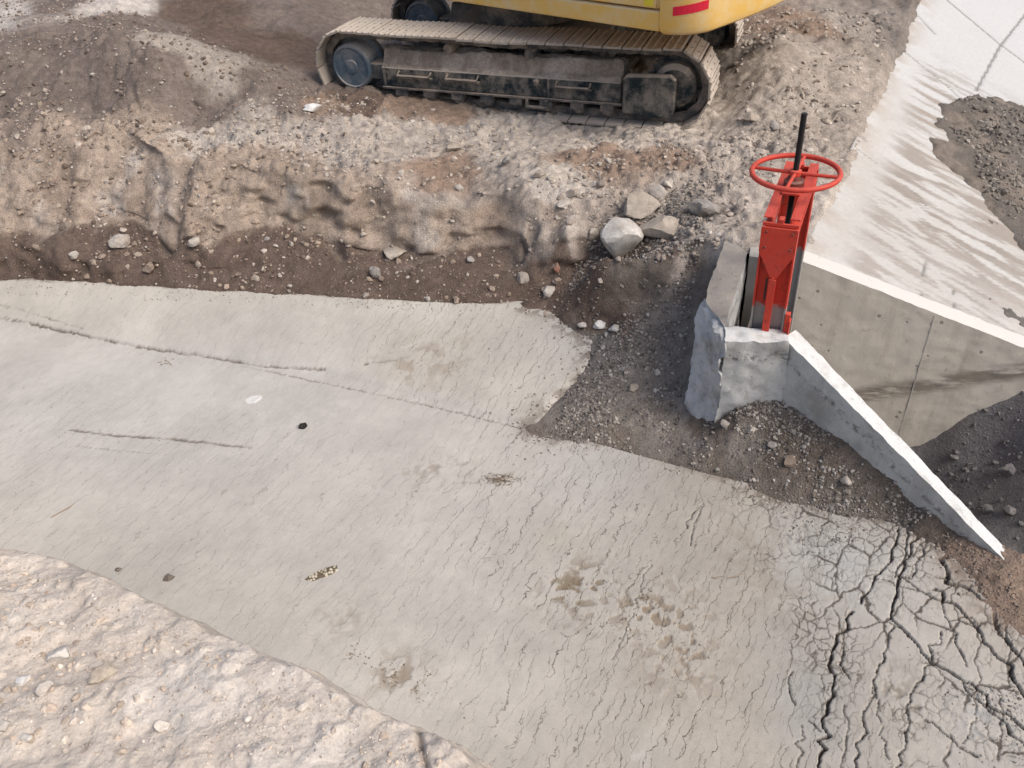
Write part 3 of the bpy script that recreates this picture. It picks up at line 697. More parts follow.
col = mix(col, (.54, .45, .37), sstep(0, .5, fbm(X, Y, 1.5, 4, 211))*.6)
col = mix(col, (.56, .515, .465), sstep(.1, .45, fbm(X, Y, 2.2, 4, 212))*.7)
col = mix(col, (.44, .38, .325), sstep(.15, .5, fbm(X, Y, 4.4, 4, 213))*.4)
ch = [at(u, v, 1.15)[:2] for u, v in ((415,718),(420,745),(428,775))]
g = np.exp(-(seg_dist(X, Y, [tuple(p) for p in ch])/.012)**2); E_.Z = E_.Z-.03*g; col = mix(col, (.22, .18, .15), g*.7)
col = col*(1+.12*fbm(X, Y, 6, 4, 214))[..., None]
E_.C = np.clip(col, .02, .9)
E_.build('embankment', MAT['pale_soil'])

# ------------------------------------------------------------------ floor of the lined canal with its dirt heaps
PITC = dict(pit=(.165, .155, .155), heap=(.150, .133, .116), lightpit=(.20, .185, .175))
pts = []; zz = []; pc = []
def pp(x, y, z, c='pit'): pts.append((x, y)); zz.append(z); pc.append(PITC[c])
for x, y, z in [(3.39,4.72,-1.06),(3.7,4.66,-.68),(3.97,4.62,-.32),(3.0,4.8,-1.2),(2.3,4.4,-1.2),(2.0,4.6,-1.2),(2.55,3.7,-1.15),(2.50,3.30,-.75),(2.70,3.0,-.28),(2.80,2.80,.02),(2.95,2.62,-.02),(3.05,2.45,-.05),(3.12,2.75,-.35),(3.3,2.0,-.3),(4.4,4.5,-.05),(4.9,5.2,.08)]: pp(x, y, z)
for u, v, z in [(960,480,-1.0),(1000,450,-.75),(1024,470,-.68),(1024,520,-.78),(1024,560,-.84),(985,530,-.92),(1060,500,-.55)]:
    p = at(u, v, z); pp(*p, 'lightpit' if u > 1000 else 'pit')
for u, v, dz in [(946,105,.0),(936,150,.02),(960,180,.0),(978,196,.0),(1004,230,.0),(1030,256,.0),(975,97,.0),(1002,103,.0),(1030,112,.0),(990,135,.14),(975,155,.10),(1015,150,.24),(1030,190,.16),(995,178,.16),(1015,215,.10),(1060,160,.35),(1080,240,.1),
                 (930,90,-.2),(910,140,-.2),(930,190,-.2),(970,235,-.2),(1010,275,-.2),(880,200,-.3),(950,300,-.3),(1000,330,-.25),(960,70,-.2),(1000,75,-.2),(1040,70,-.2),(880,60,-.35),(1000,10,-.35),(1060,300,-.1)]:
    p = on_plane(u, v); pp(p[0], p[1], p[2]+dz, 'heap')
for x, y, z in [(8,8,.2),(8,3,-.2),(10,12,-.3),(14,20,-.6),(6,0,-.8)]: pp(x, y, z)
pf = rbf(pts, zz); PTS = np.array(pts); PCC = np.array(pc)
xs = np.concatenate([axis([(1.6, 4.3, .022), (4.3, 8, .035)]), grow(8, 150, .08)])
ys = np.concatenate([grow(1.5, -60, .1)[::-1], axis([(1.5, 6, .022), (6, 11.5, .035)]), grow(11.5, 250, .08)])
K = Sheet(xs, ys); X, Y = K.X, K.Y
# far along the canal the floor follows its axis
aC = (X-CR0[0])*CD[0]+(Y-CR0[1])*CD[1]; tC = (X-CR0[0])*CN[0]+(Y-CR0[1])*CN[1]
ac = np.clip(aC, -6, 8.5); tc = np.clip(tC, -1, 6.5)
X2 = CR0[0]+CD[0]*ac+CN[0]*tc; Y2 = CR0[1]+CD[1]*ac+CN[1]*tc
Z = pf(X2, Y2)
hp = sstep(-.3, .2, Z)
Z += (.012+.055*hp)*fbm(X, Y, 3, 4, 301)+(.008+.022*hp)*fbm(X, Y, 12, 4, 302)+.02*hp*sstep(.25, .5, fbm(X, Y, 6.5, 3, 303))
Z = np.where(aC > 6.5, np.minimum(Z, Z*(1-sstep(6.5, 8.5, aC))+(-1.15)*sstep(6.5, 8.5, aC)), Z)
far_b = sstep(7.0, 10.5, tC); Z = Z*(1-far_b)+.85*far_b
K.Z = Z
kc = zone_colour(X2, Y2, PTS, PCC, 4)
kc = mix(kc, (.24, .20, .165), sstep(.1, .4, fbm(X, Y, 3.2, 4, 305))*hp*.7)
K.C = np.clip(kc*(1+.14*fbm(X, Y, 5, 4, 304))[..., None], .02, .9)
K.build('canal_floor', MAT['pit'], keep=lambda x, y: in_poly(x, y, QPOLY))

# ------------------------------------------------------------------ white concrete lining of the canal side
tl = axis([(0, 2.6, .022), (2.6, 4.8, .06)]); sl = np.concatenate([axis([(0, 4, .022), (4, 9, .035)]), grow(9, 90, .08, 1.25)])
TT, SS = np.meshgrid(tl, sl)
a0 = (FARW_B[0]-FARW_A[0])*CD[0]+(FARW_B[1]-FARW_A[1])*CD[1]; t0 = (FARW_B[0]-FARW_A[0])*CN[0]+(FARW_B[1]-FARW_A[1])*CN[1]
fa = np.array(FARW_A)-CR0; a_s = fa @ CD; t_s = fa @ CN
AA = a_s+(TT-t_s)*(a0/t0)+.13+SS
LX = CR0[0]+CD[0]*AA+CN[0]*TT; LY = CR0[1]+CD[1]*AA+CN[1]*TT; LZ = plane_z(LX, LY)
LZ = LZ+.006*fbm(AA, TT, 2, 3, 401)+.002*fbm(AA, TT, 20, 2, 402)
c = np.zeros(LX.shape+(3,)); c[:] = (.52, .51, .49)
c = mix(c, (.44, .42, .39), sstep(-.2, .4, fbm(AA, TT, 1.1, 4, 405))*.6)
far_w = sstep(2.6, 4.4, AA); c = mix(c, (.53, .53, .525), far_w*.8)
sk = fbm(AA*10.5+.8*fbm(AA, TT, 2, 3, 411), TT*2.1, 1.0, 4, 412)
dusty = np.clip(sstep(.2, .9, TT)*sstep(2.6, 1.1, AA-.2)*1.0+sstep(6.2, 4.4, AA)*sstep(.18, .5, TT)*.95, 0, 1)
c = mix(c, (.285, .255, .225), sstep(.0, .19, sk)*dusty*(.30+.65*sstep(.75, 1.35, AA)))
sk2 = fbm(AA*16, TT*2.6, 1.0, 3, 415); c = mix(c, (.32, .29, .26), sstep(.08, .32, sk2)*dusty*.8)
rim = np.exp(-(TT/.17)**2); c = mix(c, (.42, .375, .33), rim*sstep(-.3, .3, fbm(AA, TT, 4, 3, 416)))
hx, hy = [np.array([on_plane(u, v)[i] for u, v in ((935,95),(930,150),(985,200),(1040,260))]) for i in (0, 1)]
dh = seg_dist(LX, LY, list(zip(hx, hy))); c = mix(c, (.33, .29, .25), np.exp(-(dh/.22)**2)*sstep(-.35, .2, sk+.3*fbm(AA, TT, 6, 3, 418)))
low = sstep(1.25, 1.8, TT)*sstep(2.2, .6, AA); c = mix(c, (.44, .40, .36), low*.7*sstep(-.5, .2, fbm(AA, TT, 2.5, 4, 421)))
for k, (pl, w) in enumerate([([(940,-6),(1000,44),(1024,62),(1060,92)], .022), ([(976,90),(1000,46),(1030,8)], .014), ([(895,44),(920,64),(947,86),(965,102)], .012), ([(918,16),(936,35)], .012), ([(850,122),(866,141)], .01),
            ([(926,262),(919,302)], .007), ([(953,290),(957,330)], .005), ([(858,150),(880,165)], .006), ([(905,185),(925,205)], .006)]):
    q = [tuple(on_plane(u, v)[:2]) for u, v in pl]
    dd = seg_dist(LX+.008*fbm(LX, LY, 12, 3, 430), LY+.008*fbm(LX, LY, 12, 3, 431), q); g = sstep(w*1.5, w*.5, dd)
    LZ -= .012*g; c = mix(c, (.20, .19, .175), g*.9)
ny, nx = LX.shape; idx = np.arange(nx*ny).reshape(ny, nx)
F = np.stack([idx[:-1, :-1], idx[1:, :-1], idx[1:, 1:], idx[:-1, 1:]], -1).reshape(-1, 4)
lin = mesh_from('canal_lining', np.stack([LX, LY, LZ], -1).reshape(-1, 3), F, MAT['lining'], col=np.clip(c, .03, .9).reshape(-1, 3))
md = lin.modifiers.new('thickness', 'SOLIDIFY'); md.thickness = .12; md.offset = -1 if lin.data.polygons[0].normal.z > 0 else 1
tag(lin, 'white sloping concrete canal lining with dirt smears and panel joints, behind the red gate', 'canal lining')

# ------------------------------------------------------------------ headgate structure
def hexa(name, bot, top, mat, parent, res=.03, amp=.004, seed=0, big=0.0, origin=(0, 0, 0)):
    """eight-cornered block: bot and top are four points each in the same order, skin subdivided and roughened"""
    bot = np.array(bot, float); top = np.array(top, float)
    l0 = max(np.linalg.norm(top[1]-top[0]), np.linalg.norm(bot[1]-bot[0])); l1 = max(np.linalg.norm(top[2]-top[1]), np.linalg.norm(bot[2]-bot[1])); l2 = np.linalg.norm(top[0]-bot[0])
    n = [max(2, min(90, int(l/res))) for l in (l0, l1, l2)]
    # order: p0 -> p1 along i, p1 -> p2 along j
    vid = {}; V = []; F = []
    def vert(i, j, k):
        key = (i, j, k)
        if key not in vid:
            a, b, c_ = i/n[0], j/n[1], k/n[2]
            def q(p): return p[0]*(1-a)*(1-b)+p[1]*a*(1-b)+p[2]*a*b+p[3]*(1-a)*b
            vid[key] = len(V); V.append(q(bot)*(1-c_)+q(top)*c_)
        return vid[key]
    for k, nn in ((0, 0), (n[2], 1)):
        for i in range(n[0]):
            for j in range(n[1]):
                f = [vert(i, j, k), vert(i+1, j, k), vert(i+1, j+1, k), vert(i, j+1, k)]; F.append(f if nn else f[::-1])
    for j, nn in ((0, 1), (n[1], 0)):
        for i in range(n[0]):
            for k in range(n[2]):
                f = [vert(i, j, k), vert(i+1, j, k), vert(i+1, j, k+1), vert(i, j, k+1)]; F.append(f if nn else f[::-1])
    for i, nn in ((0, 0), (n[0], 1)):
        for j in range(n[1]):
            for k in range(n[2]):
                f = [vert(i, j, k), vert(i, j+1, k), vert(i, j+1, k+1), vert(i, j, k+1)]; F.append(f if nn else f[::-1])
    V = np.array(V); TOPD = np.zeros(len(V))
    for (i, j, k), q in vid.items(): TOPD[q] = (1-k/n[2])*l2
    for ax in range(3):
        s1 = seed*7+ax*31
        V[:, ax] += amp*noise3(V[:, 0]*28, V[:, 1]*28, V[:, 2]*28, s1)+amp*1.2*noise3(V[:, 0]*9, V[:, 1]*9, V[:, 2]*9, s1+3)
        if big: V[:, ax] += big*noise3(V[:, 0]*6, V[:, 1]*6, V[:, 2]*6, s1+5)+big*.6*noise3(V[:, 0]*16, V[:, 1]*16, V[:, 2]*16, s1+6)
    o = mesh_from(name, V-np.array(origin), F, mat, parent, smooth=True, col=np.stack([TOPD]*3, -1))
    bm = bmesh.new(); bm.from_mesh(o.data); bmesh.ops.recalc_face_normals(bm, faces=bm.faces); bm.to_mesh(o.data); bm.free()
    o.data.set_sharp_from_angle(angle=R(50))
    return o
HG0 = (1.65, 4.3, 0.0)
hg = empty('headgate', HG0, 'concrete canal headgate with broken pier and two splayed wing walls, holding the red sluice gate', 'headgate')
def z4(pts, z): return [(x, y, zz_) for (x, y), zz_ in zip(pts, z if isinstance(z, (list, tuple)) else [z]*4)]
# headwall: near-left, near-right, far-right, far-left
hexa('headwall', z4([(1.375,4.60),(1.435,4.30),(1.85,5.22),(1.75,5.47)], -1.3), z4([(1.375,4.62),(1.435,4.30),(1.85,5.22),(1.75,5.47)], [T,T,T,T+.0]), MAT['headwall'], hg, seed=1, big=.010, origin=HG0)
o = hexa('pier', z4([(1.17,4.27),(1.415,4.19),(1.49,4.36),(1.36,4.72)], -.15), z4([(1.362,4.66),(1.375,4.115),(1.452,4.30),(1.39,4.70)], [T-.045,T-.03,T-.02,T-.03]), MAT['rough'], hg, .014, .010, 2, .020, HG0)
o['label'] = 'rough broken pier with chipped front'
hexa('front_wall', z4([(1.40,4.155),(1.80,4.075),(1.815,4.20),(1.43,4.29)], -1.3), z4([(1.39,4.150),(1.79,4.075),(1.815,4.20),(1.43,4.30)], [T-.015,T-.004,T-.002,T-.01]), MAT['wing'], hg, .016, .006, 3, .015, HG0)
wa, wb = np.array(WING_A), np.array(WING_B); wd = (wb-wa)/np.linalg.norm(wb-wa); wn = np.array([-wd[1], wd[0]])   # to the right (downstream side)
wc = wb+wd*1.2
def wz(p): return T-.0-(np.linalg.norm(np.array(p)-wa))*(T-.14)/np.linalg.norm(wb-wa)
a0_, a1_, c1_, c0_ = wa-wd*.05+wn*.006, wc, wc+wn*.045, wa+wn*.125-wd*.05
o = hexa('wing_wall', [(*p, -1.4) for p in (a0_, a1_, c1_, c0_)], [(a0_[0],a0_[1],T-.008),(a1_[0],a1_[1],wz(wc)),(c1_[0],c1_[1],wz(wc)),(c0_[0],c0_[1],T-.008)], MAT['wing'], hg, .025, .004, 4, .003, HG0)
o['label'] = 'wing wall with a white sloping top running into the dirt'
# far side: bay wall and far wing wall, whose top follows the lining
fa_, fb_ = np.array(FARW_A), np.array(FARW_B); fd = (fb_-fa_)/np.linalg.norm(fb_-fa_); fn = np.array([-fd[1], fd[0]]); fc = fa_+fd*3.4
hexa('bay_wall', z4([(1.853,5.175),(2.178,5.034),(2.25,5.20),(1.92,5.36)], -1.4), z4([(1.853,5.175),(2.178,5.034),(2.25,5.20),(1.92,5.36)], T-.004), MAT['wall'], hg, .03, .004, 5, 0, HG0)
pA, pB, pC, pD = fa_, fc, fc+fn*.145, fa_+fn*.145
tz = lambda p: plane_z(p[0], p[1])+.012
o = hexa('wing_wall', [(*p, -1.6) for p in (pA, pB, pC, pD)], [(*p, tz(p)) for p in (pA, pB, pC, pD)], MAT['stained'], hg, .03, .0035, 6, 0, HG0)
o['label'] = 'stained far wing wall with a dark silt band'
# vertical form joints on the far wing wall
for k, tt in enumerate((1.02,)):
    p = fa_+fd*tt-fn*.0015; bm = bmesh.new()
    add_box(bm, -.004, .004, -.002, .004, -1.5, plane_z(*p)-.01, Matrix.Translation((p[0], p[1], 0)) @ Matrix.Rotation(math.atan2(fd[1], fd[0]), 4, 'Z'))
    part('form_joint', bm, MAT['wall'], hg, Matrix.Translation(HG0).inverted())
bm = bmesh.new(); vs = [bm.verts.new(p) for p in [(1.45,4.27,-1.05),(1.83,4.2,-1.05),(2.2,5.05,-1.05),(1.85,5.2,-1.05)]]; f = bm.faces.new(vs)
ext = bmesh.ops.extrude_face_region(bm, geom=[f]); bmesh.ops.translate(bm, verts=[e for e in ext['geom'] if isinstance(e, bmesh.types.BMVert)], vec=(0, 0, -.2))
part('floor_slab', bm, MAT['wall'], hg, Matrix.Translation(HG0).inverted())

# ------------------------------------------------------------------ red sluice gate
GC = np.array([1.88, 4.62]); gu = np.array([.456, .890]); gv = np.array([.890, -.456])
GM = Matrix(((gv[0], gu[0], 0, GC[0]), (gv[1], gu[1], 0, GC[1]), (0, 0, 1, 0), (0, 0, 0, 1)))   # local x across, y away, z up
G0 = Vector((GC[0], GC[1], -.9)); GI = Matrix.Translation(G0).inverted()
gate = empty('sluice_gate', G0, 'red steel sluice gate with handwheel on a black threaded rod, set in the concrete headgate', 'sluice gate')
YN, YF = -.435, .435; W2 = .105; ZT = 1.63
for sgn, y0 in ((-1, YN), (1, YF)):
    bm = bmesh.new()
    ya, yb = sorted((y0, y0-sgn*.075))
    add_box(bm, -W2+.012, W2-.012, *sorted((y0-sgn*.036, y0-sgn*.046)), -.9, ZT-.06, GM)       # web
    for sx in (-1, 1): add_box(bm, *sorted((sx*W2, sx*(W2-.012))), ya, yb, -.9, ZT-.10, GM)    # flanges
    part('upright', bm, MAT['leg'], gate, GI, bevel=.002)
    bm = bmesh.new()                                                                        # gusset plate that tapers to the rib
    add_prism(bm, [(-W2-.002, ZT-.055), (W2+.002, ZT-.055), (W2+.002, ZT-.22), (.018, ZT-.40), (-.018, ZT-.40), (-W2-.002, ZT-.22)], 1, *sorted((y0+sgn*.002, y0+sgn*.014)), GM)
    part('gusset', bm, MAT['red'], gate, GI, bevel=.002)
    for bx, bz in ((-.075, ZT-.085), (.075, ZT-.085), (-.075, ZT-.19), (.075, ZT-.19)):
        bm = bmesh.new(); add_lathe(bm, [(.0085, 0), (.008, .007)], GM @ Matrix.Translation((bx, y0+sgn*.0145, bz)) @ Matrix.Rotation(R(-90*sgn), 4, 'X'), 6); part('bolt', bm, MAT['red_dark'], gate, GI)
    bm = bmesh.new(); add_box(bm, -.007, .007, *sorted((y0-sgn*.036, y0+sgn*.022)), .72, ZT-.39, GM)
    add_box(bm, -.022, .022, *sorted((y0+sgn*.0225, y0+sgn*.030)), .74, ZT-.40, GM)
    part('rib', bm, MAT['leg'] if sgn > 0 else MAT['red'], gate, GI, bevel=.0015)
    bm = bmesh.new(); add_box(bm, -.046, -.034, *sorted((y0-sgn*.036, y0-sgn*.0345)), 1.04, 1.20, GM); part('slot_shade', bm, MAT['rubber_and_shade'], gate, GI)  # solid dark strip painted as the shade of a slot
    if sgn > 0: continue
    bm = bmesh.new(); add_box(bm, W2+.002, W2+.032, *sorted((y0-sgn*.03, y0+sgn*.01)), .74, .985, GM)
    add_box(bm, W2+.0325, W2+.040, *sorted((y0-sgn*.03, y0+sgn*.03)), .74, .94, GM)
    part('bracket', bm, MAT['red'], gate, GI, bevel=.002)
for sx in (-1, 1):
    bm = bmesh.new()                                                                        # channel: web and two flanges
    x0 = sx*W2; xi = sx*(W2-.010)
    add_box(bm, *sorted((xi-sx*.036, xi-sx*.046)), YN+.016, YF-.016, ZT-.105, ZT, GM)
    for za, zb in ((ZT-.010, ZT+.0005), (ZT-.1055, ZT-.095)): add_box(bm, *sorted((x0, xi-sx*.0355)), YN+.016, YF-.016, za, zb, GM)
    part('top_beam', bm, MAT['red'], gate, GI, bevel=.002)
for sgn, y0 in ((-1, YN), (1, YF)):
    bm = bmesh.new(); add_box(bm, -W2, W2, *sorted((y0+sgn*.002, y0-sgn*.012)), ZT-.052, ZT-.03, GM); add_box(bm, -.014, .014, *sorted((y0, y0-sgn*.05)), ZT-.029, ZT-.004, GM)
    part('end_tab', bm, MAT['red'], gate, GI, bevel=.002)
bm = bmesh.new(); add_box(bm, -.055, .055, -.11, .11, ZT+.001, ZT+.016, GM)
part('bearing_plate', bm, MAT['red'], gate, GI, bevel=.003)
bm = bmesh.new(); add_lathe(bm, [(.050, ZT+.0165), (.062, ZT+.022), (.062, ZT+.055), (.045, ZT+.065), (.040, ZT+.085)], GM); part('lift_nut', bm, MAT['red_dark'], gate, GI, True)
ZW = 1.735
bm = bmesh.new(); add_lathe(bm, [(.030, ZW-.018), (.036, ZW-.014), (.036, ZW+.016), (.026, ZW+.022)], GM)
wh = part('handwheel', bm, MAT['red'], gate, GI, True)
RW = .262
bm = bmesh.new(); c0 = Vector((GC[0], GC[1], ZW)); add_tube(bm, [c0+Vector((math.cos(a)*RW, math.sin(a)*RW, .004)) for a in np.linspace(0, 2*math.pi, 65)[:-1]], .0165, 12, True)
part('wheel_rim', bm, MAT['red'], wh, GI, True)
q = at(838, 178, ZW); A0 = math.atan2(q[1]-GC[1], q[0]-GC[0])
for k in range(4):
    a = A0+k*math.pi/2; bm = bmesh.new(); dv = Vector((math.cos(a), math.sin(a), 0))
    add_tube(bm, [c0+dv*.028, c0+dv*(RW-.004)+Vector((0, 0, .003))], .0115, 10); part('spoke', bm, MAT['red'], wh, GI, True)
bm = bmesh.new(); prof = [(.017, -.2)]; z = -.19
while z < 2.11: prof += [(.019, z), (.0165, z+.006)]; z += .012
add_lathe(bm, prof, GM, 16); part('stem', bm, MAT['rod'], gate, GI, True)
bm = bmesh.new(); add_box(bm, -.175, -.160, YN+.03, YF-.02, -.9, .52, GM)
for z in (-.75, -.3, .2, .45): add_box(bm, -.1595, -.09, YN+.03, YF-.03, z, z+.03, GM)
part('gate_leaf', bm, MAT['rubber_and_shade'], gate, GI, bevel=.002)  # leaf blackened: the shade of the gate well is put into its colour

# ------------------------------------------------------------------ excavator
OX, OY, OG, OYAW, OPT, TL, TH = .153, 8.609, .818, -.408, .028, 4.453, .850
XM = Matrix.Translation((OX, OY, OG)) @ Matrix.Rotation(OYAW, 4, 'Z') @ Matrix.Rotation(OPT, 4, 'Y')   # local x along the track, y into the scene, z up
ctr = XM @ Vector((0, 1.22, 0)); EI = Matrix.Translation(ctr).inverted()
exc = empty('excavator', ctr, 'yellow crawler excavator with dusty black undercarriage, parked on the far bank', 'excavator')
SW = .56                                    # shoe width
def stadium(s, rad, half):
    """point and tangent angle on a stadium, s from 0 along its length (clockwise seen from the near side)"""
    per = 4*half+2*math.pi*rad; s = s % per; zc = TH/2
    if s < 2*half: return (-half+s, zc+rad, 0.0)
    s -= 2*half
    if s < math.pi*rad: a = s/rad; return (half+rad*math.sin(a), zc+rad*math.cos(a), a)
    s -= math.pi*rad
    if s < 2*half: return (half-s, zc-rad, math.pi)
    s -= 2*half; a = s/rad; return (-half-rad*math.sin(a), zc-rad*math.cos(a), math.pi+a)
half = TL/2-TH/2; RAD = TH/2-.035
def sag(x, z):
    if z > TH*.7: return z-.028*(1-min(1, abs(x)/half)**2)*(.6+.4*math.cos(x*4.2))
    return z
def build_track(yoff):
    TM = XM @ Matrix.Translation((0, yoff, 0))
    bm = bmesh.new()                        # link chain
    n = 104; per = 4*half+2*math.pi*(RAD-.045)
    for yy0, yy1 in ((.17, .23), (.33, .39)):
        inner = []; outer = []
        for k in range(n):
            x, z, a = stadium(per*k/n, RAD-.045, half); z = sag(x, z); wob = .012 if k % 2 else 0
            nx_, nz_ = math.sin(a), math.cos(a)
            if a == math.pi: nx_, nz_ = 0, -1
            outer.append((x+nx_*.028, z+nz_*.028)); inner.append((x-nx_*(.045+wob), z-nz_*(.045+wob)))
        R4 = [[bm.verts.new(TM @ Vector((p[0], y, p[1]))) for p in ring] for ring, y in ((outer, yy0), (outer, yy1), (inner, yy1), (inner, yy0))]
        for A, B_ in zip(R4, R4[1:]+R4[:1]):
            for k in range(n): bm.faces.new([A[k], A[(k+1) % n], B_[(k+1) % n], B_[k]])
    tr = part('crawler_track', bm, MAT['steel'], exc, EI)
    ns = 49; per = 4*half+2*math.pi*RAD; pitch = per/ns
    # shoe mesh in its own frame: x along travel, y across, z outward
    sb = bmesh.new(); p2 = pitch*.462
    add_box(sb, -p2, p2, 0, SW, -.010, .010)
    for gx in (-p2*.82, 0, p2*.82): add_prism(sb, [(gx-.013, .0102), (gx+.013, .0102), (gx+.008, .019), (gx-.008, .019)], 1, .003, SW-.003)
    for bx in (-.04, .04):
        for by in (.19, .37): add_lathe(sb, [(.012, .0103), (.011, .020)], Matrix.Translation((bx, by, 0)), 6)
    bmesh.ops.recalc_face_normals(sb, faces=sb.faces)
    sme = bpy.data.meshes.new('track_shoe'); sb.to_mesh(sme); sb.free(); sme.materials.append(MAT['shoe'])
    proto = None
    for k in range(ns):
        x, z, a = stadium(per*(k+.3)/ns, RAD, half); z = sag(x, z)
        if proto is None:
            proto = bpy.data.objects.new('track_shoe', sme); o = proto
        else: o = proto.copy()
        COL.objects.link(o); o.parent = tr
        jit = random.uniform(-.004, .004)
        o.matrix_local = EI @ TM @ Matrix.Translation((x, 0, z+jit)) @ Matrix.Rotation(a+random.uniform(-.012, .012), 4, 'Y')
    # frame
    bm = bmesh.new()
    add_prism(bm, [(.075, .245), (.075, .44), (.14, .475), (.20, .60), (.36, .60), (.42, .475), (.485, .44), (.485, .245)], 0, -1.42, 1.30, TM)
    fr = part('track_frame', bm, MAT['black'], exc, EI, bevel=.006)
    gx_, gy_ = np.meshgrid(np.linspace(-1.41, 1.29, 136), np.linspace(.078, .37, 30)); u_ = (gy_-.078)/.292      # soil caked along the sloping top
    zt = np.interp(gy_, [.075, .14, .20, .36, .42], [.44, .475, .60, .60, .475])
    zt = zt+.004+.055*np.maximum(0, fbm(gx_, gy_*1.6, 3.2, 4, 601+int(yoff*10))+.32)*sstep(0, .12, u_)*sstep(1.0, .8, u_)+.008*fbm(gx_, gy_, 26, 3, 603)-.012*sstep(.1, 0, u_)
    id_ = np.arange(gx_.size).reshape(gx_.shape); Fq = np.stack([id_[:-1, :-1], id_[:-1, 1:], id_[1:, 1:], id_[1:, :-1]], -1).reshape(-1, 4)
    MX = np.array(EI @ TM); Vq = np.stack([gx_, gy_, zt], -1).reshape(-1, 3) @ MX[:3, :3].T+MX[:3, 3]
    cq = mix(np.zeros(gx_.shape+(3,))+np.array((.30, .25, .205)), (.42, .36, .305), sstep(-.2, .3, fbm(gx_, gy_, 5, 4, 605))).reshape(-1, 3)
    mesh_from('caked_soil', Vq, Fq, MAT['soil'], fr, col=cq)
    bm = bmesh.new(); add_box(bm, -1.42, 1.32, .045, .0745, .222, .244, TM); add_box(bm, -1.40, -1.375, .052, .0745, .2445, .45, TM); add_box(bm, .52, .545, .055, .0745, .2445, .44, TM)
    part('frame_lip', bm, MAT['steel'], fr, EI, bevel=.003)
    for x0, x1 in ((-1.20, -.82), (-.62, -.26), (.62, .98)):
        bm = bmesh.new(); z0 = .385
        pts_ = [Vector((x0, .08, z0+.03)), Vector((x0, .012, z0)), Vector((x1, .012, z0)), Vector((x1, .08, z0+.03))]
        add_tube(bm, [TM @ p for p in pts_], .014, 8); add_box(bm, x0-.02, x1+.02, .035, .0745, z0-.035, z0-.02, TM)
        part('step_bar', bm, MAT['steel'], fr, EI, True)
    bm = bmesh.new(); add_lathe(bm, [(.035, 0), (.035, .03), (.02, .04)], TM @ Matrix.Translation((.40, .074, .40)) @ Matrix.Rotation(R(90), 4, 'X'), 14); part('grease_cap', bm, MAT['steel'], fr, EI, True)
    for x in (-1.2, -.86, -.52, -.18, .16, .50, .84, 1.16):
        bm = bmesh.new(); add_lathe(bm, [(.055, 0), (.075, .02), (.075, .10), (.095, .11), (.095, .22), (.075, .23), (.075, .38), (.055, .40)], TM @ Matrix.Translation((x, .48, .165)) @ Matrix.Rotation(R(90), 4, 'X'), 18)
        add_box(bm, x-.07, x+.07, .06, .1, .15, .221, TM); part('track_roller', bm, MAT['steel'], fr, EI, True)
    for x in (.02, -.02):
        pass
    bm = bmesh.new(); add_box(bm, .28, .52, .03, .07, .13, .155, TM); add_box(bm, .28, .31, .03, .07, .1555, .222, TM); add_box(bm, .49, .52, .03, .07, .1555, .222, TM); part('track_guide', bm, MAT['steel'], fr, EI, bevel=.004)
    for x in (-.62, .30):
        bm = bmesh.new(); add_lathe(bm, [(.045, 0), (.06, .012), (.06, .20), (.05, .26)], TM @ Matrix.Translation((x, .40, .655)) @ Matrix.Rotation(R(90), 4, 'X'), 18)
        part('carrier_roller', bm, MAT['steel'], fr, EI, True)
    IMx = TM @ Matrix.Translation((-half-.0, .40, TH/2-.005)) @ Matrix.Rotation(R(90), 4, 'X')
    bm = bmesh.new(); add_lathe(bm, [(.16, -.02), (.285, .0), (.285, .08), (.245, .10), (.245, .30), (.235, .325), (.215, .332), (.205, .318), (.08, .312), (.07, .325), (.0005, .328)], IMx, 40)
    part('idler', bm, MAT['idler'], fr, EI, True)
    bm = bmesh.new(); add_box(bm, -half+.1, -1.40, .10, .46, .30, .47, TM); part('idler_yoke', bm, MAT['steel'], fr, EI, bevel=.01)
    bm = bmesh.new()
    SMx = TM @ Matrix.Translation((half+.02, .42, TH/2)) @ Matrix.Rotation(R(90), 4, 'X')
    ring = []
    for k in range(42):
        a = 2*math.pi*k/42; ring.append((.30 if k % 2 else .255, a))
    lo = [bm.verts.new(SMx @ Vector((r_*math.cos(a), r_*math.sin(a), .10))) for r_, a in ring]; hi = [bm.verts.new(SMx @ Vector((r_*math.cos(a), r_*math.sin(a), .16))) for r_, a in ring]
    bm.faces.new(lo[::-1]); bm.faces.new(hi)
    for k in range(42): bm.faces.new([lo[k], lo[(k+1) % 42], hi[(k+1) % 42], hi[k]])
    add_lathe(bm, [(.22, .161), (.22, .26), (.17, .30)], SMx, 28); part('sprocket', bm, MAT['black'], fr, EI, True)
    bm = bmesh.new()                         # cover box in front of the final drive
    add_prism(bm, [(1.33, .16), (1.80, .13), (1.86, .20), (1.86, .52), (1.80, .565), (1.36, .545), (1.33, .50)], 1, .015, .10, TM)
    part('drive_cover', bm, MAT['black'], fr, EI, bevel=.02)
    return tr
build_track(0.0)
build_track(1.22*2-SW)
bm = bmesh.new(); add_box(bm, -.95, .95, SW+.02, 1.86, .35, .70, XM); add_box(bm, -.6, -.35, .45, 1.99, .3, .62, XM); add_box(bm, .35, .6, .45, 1.99, .3, .62, XM)
part('carbody', bm, MAT['black'], exc, EI, bevel=.02)
HY = R(-46); HMx = Matrix.Translation((.65, 9.76, .894)) @ Matrix.Rotation(HY, 4, 'Z')      # house frame: x to the rear, y into the scene
bm = bmesh.new(); add_lathe(bm, [(.62, .70), (.62, .90), (.56, .96), (.56, 1.0)], HMx, 40); part('swing_bearing', bm, MAT['steel'], exc, EI, True)
LAT, LAT2, SE, BK, ZB = -.985, 1.45, 2.375, 2.77, 1.0
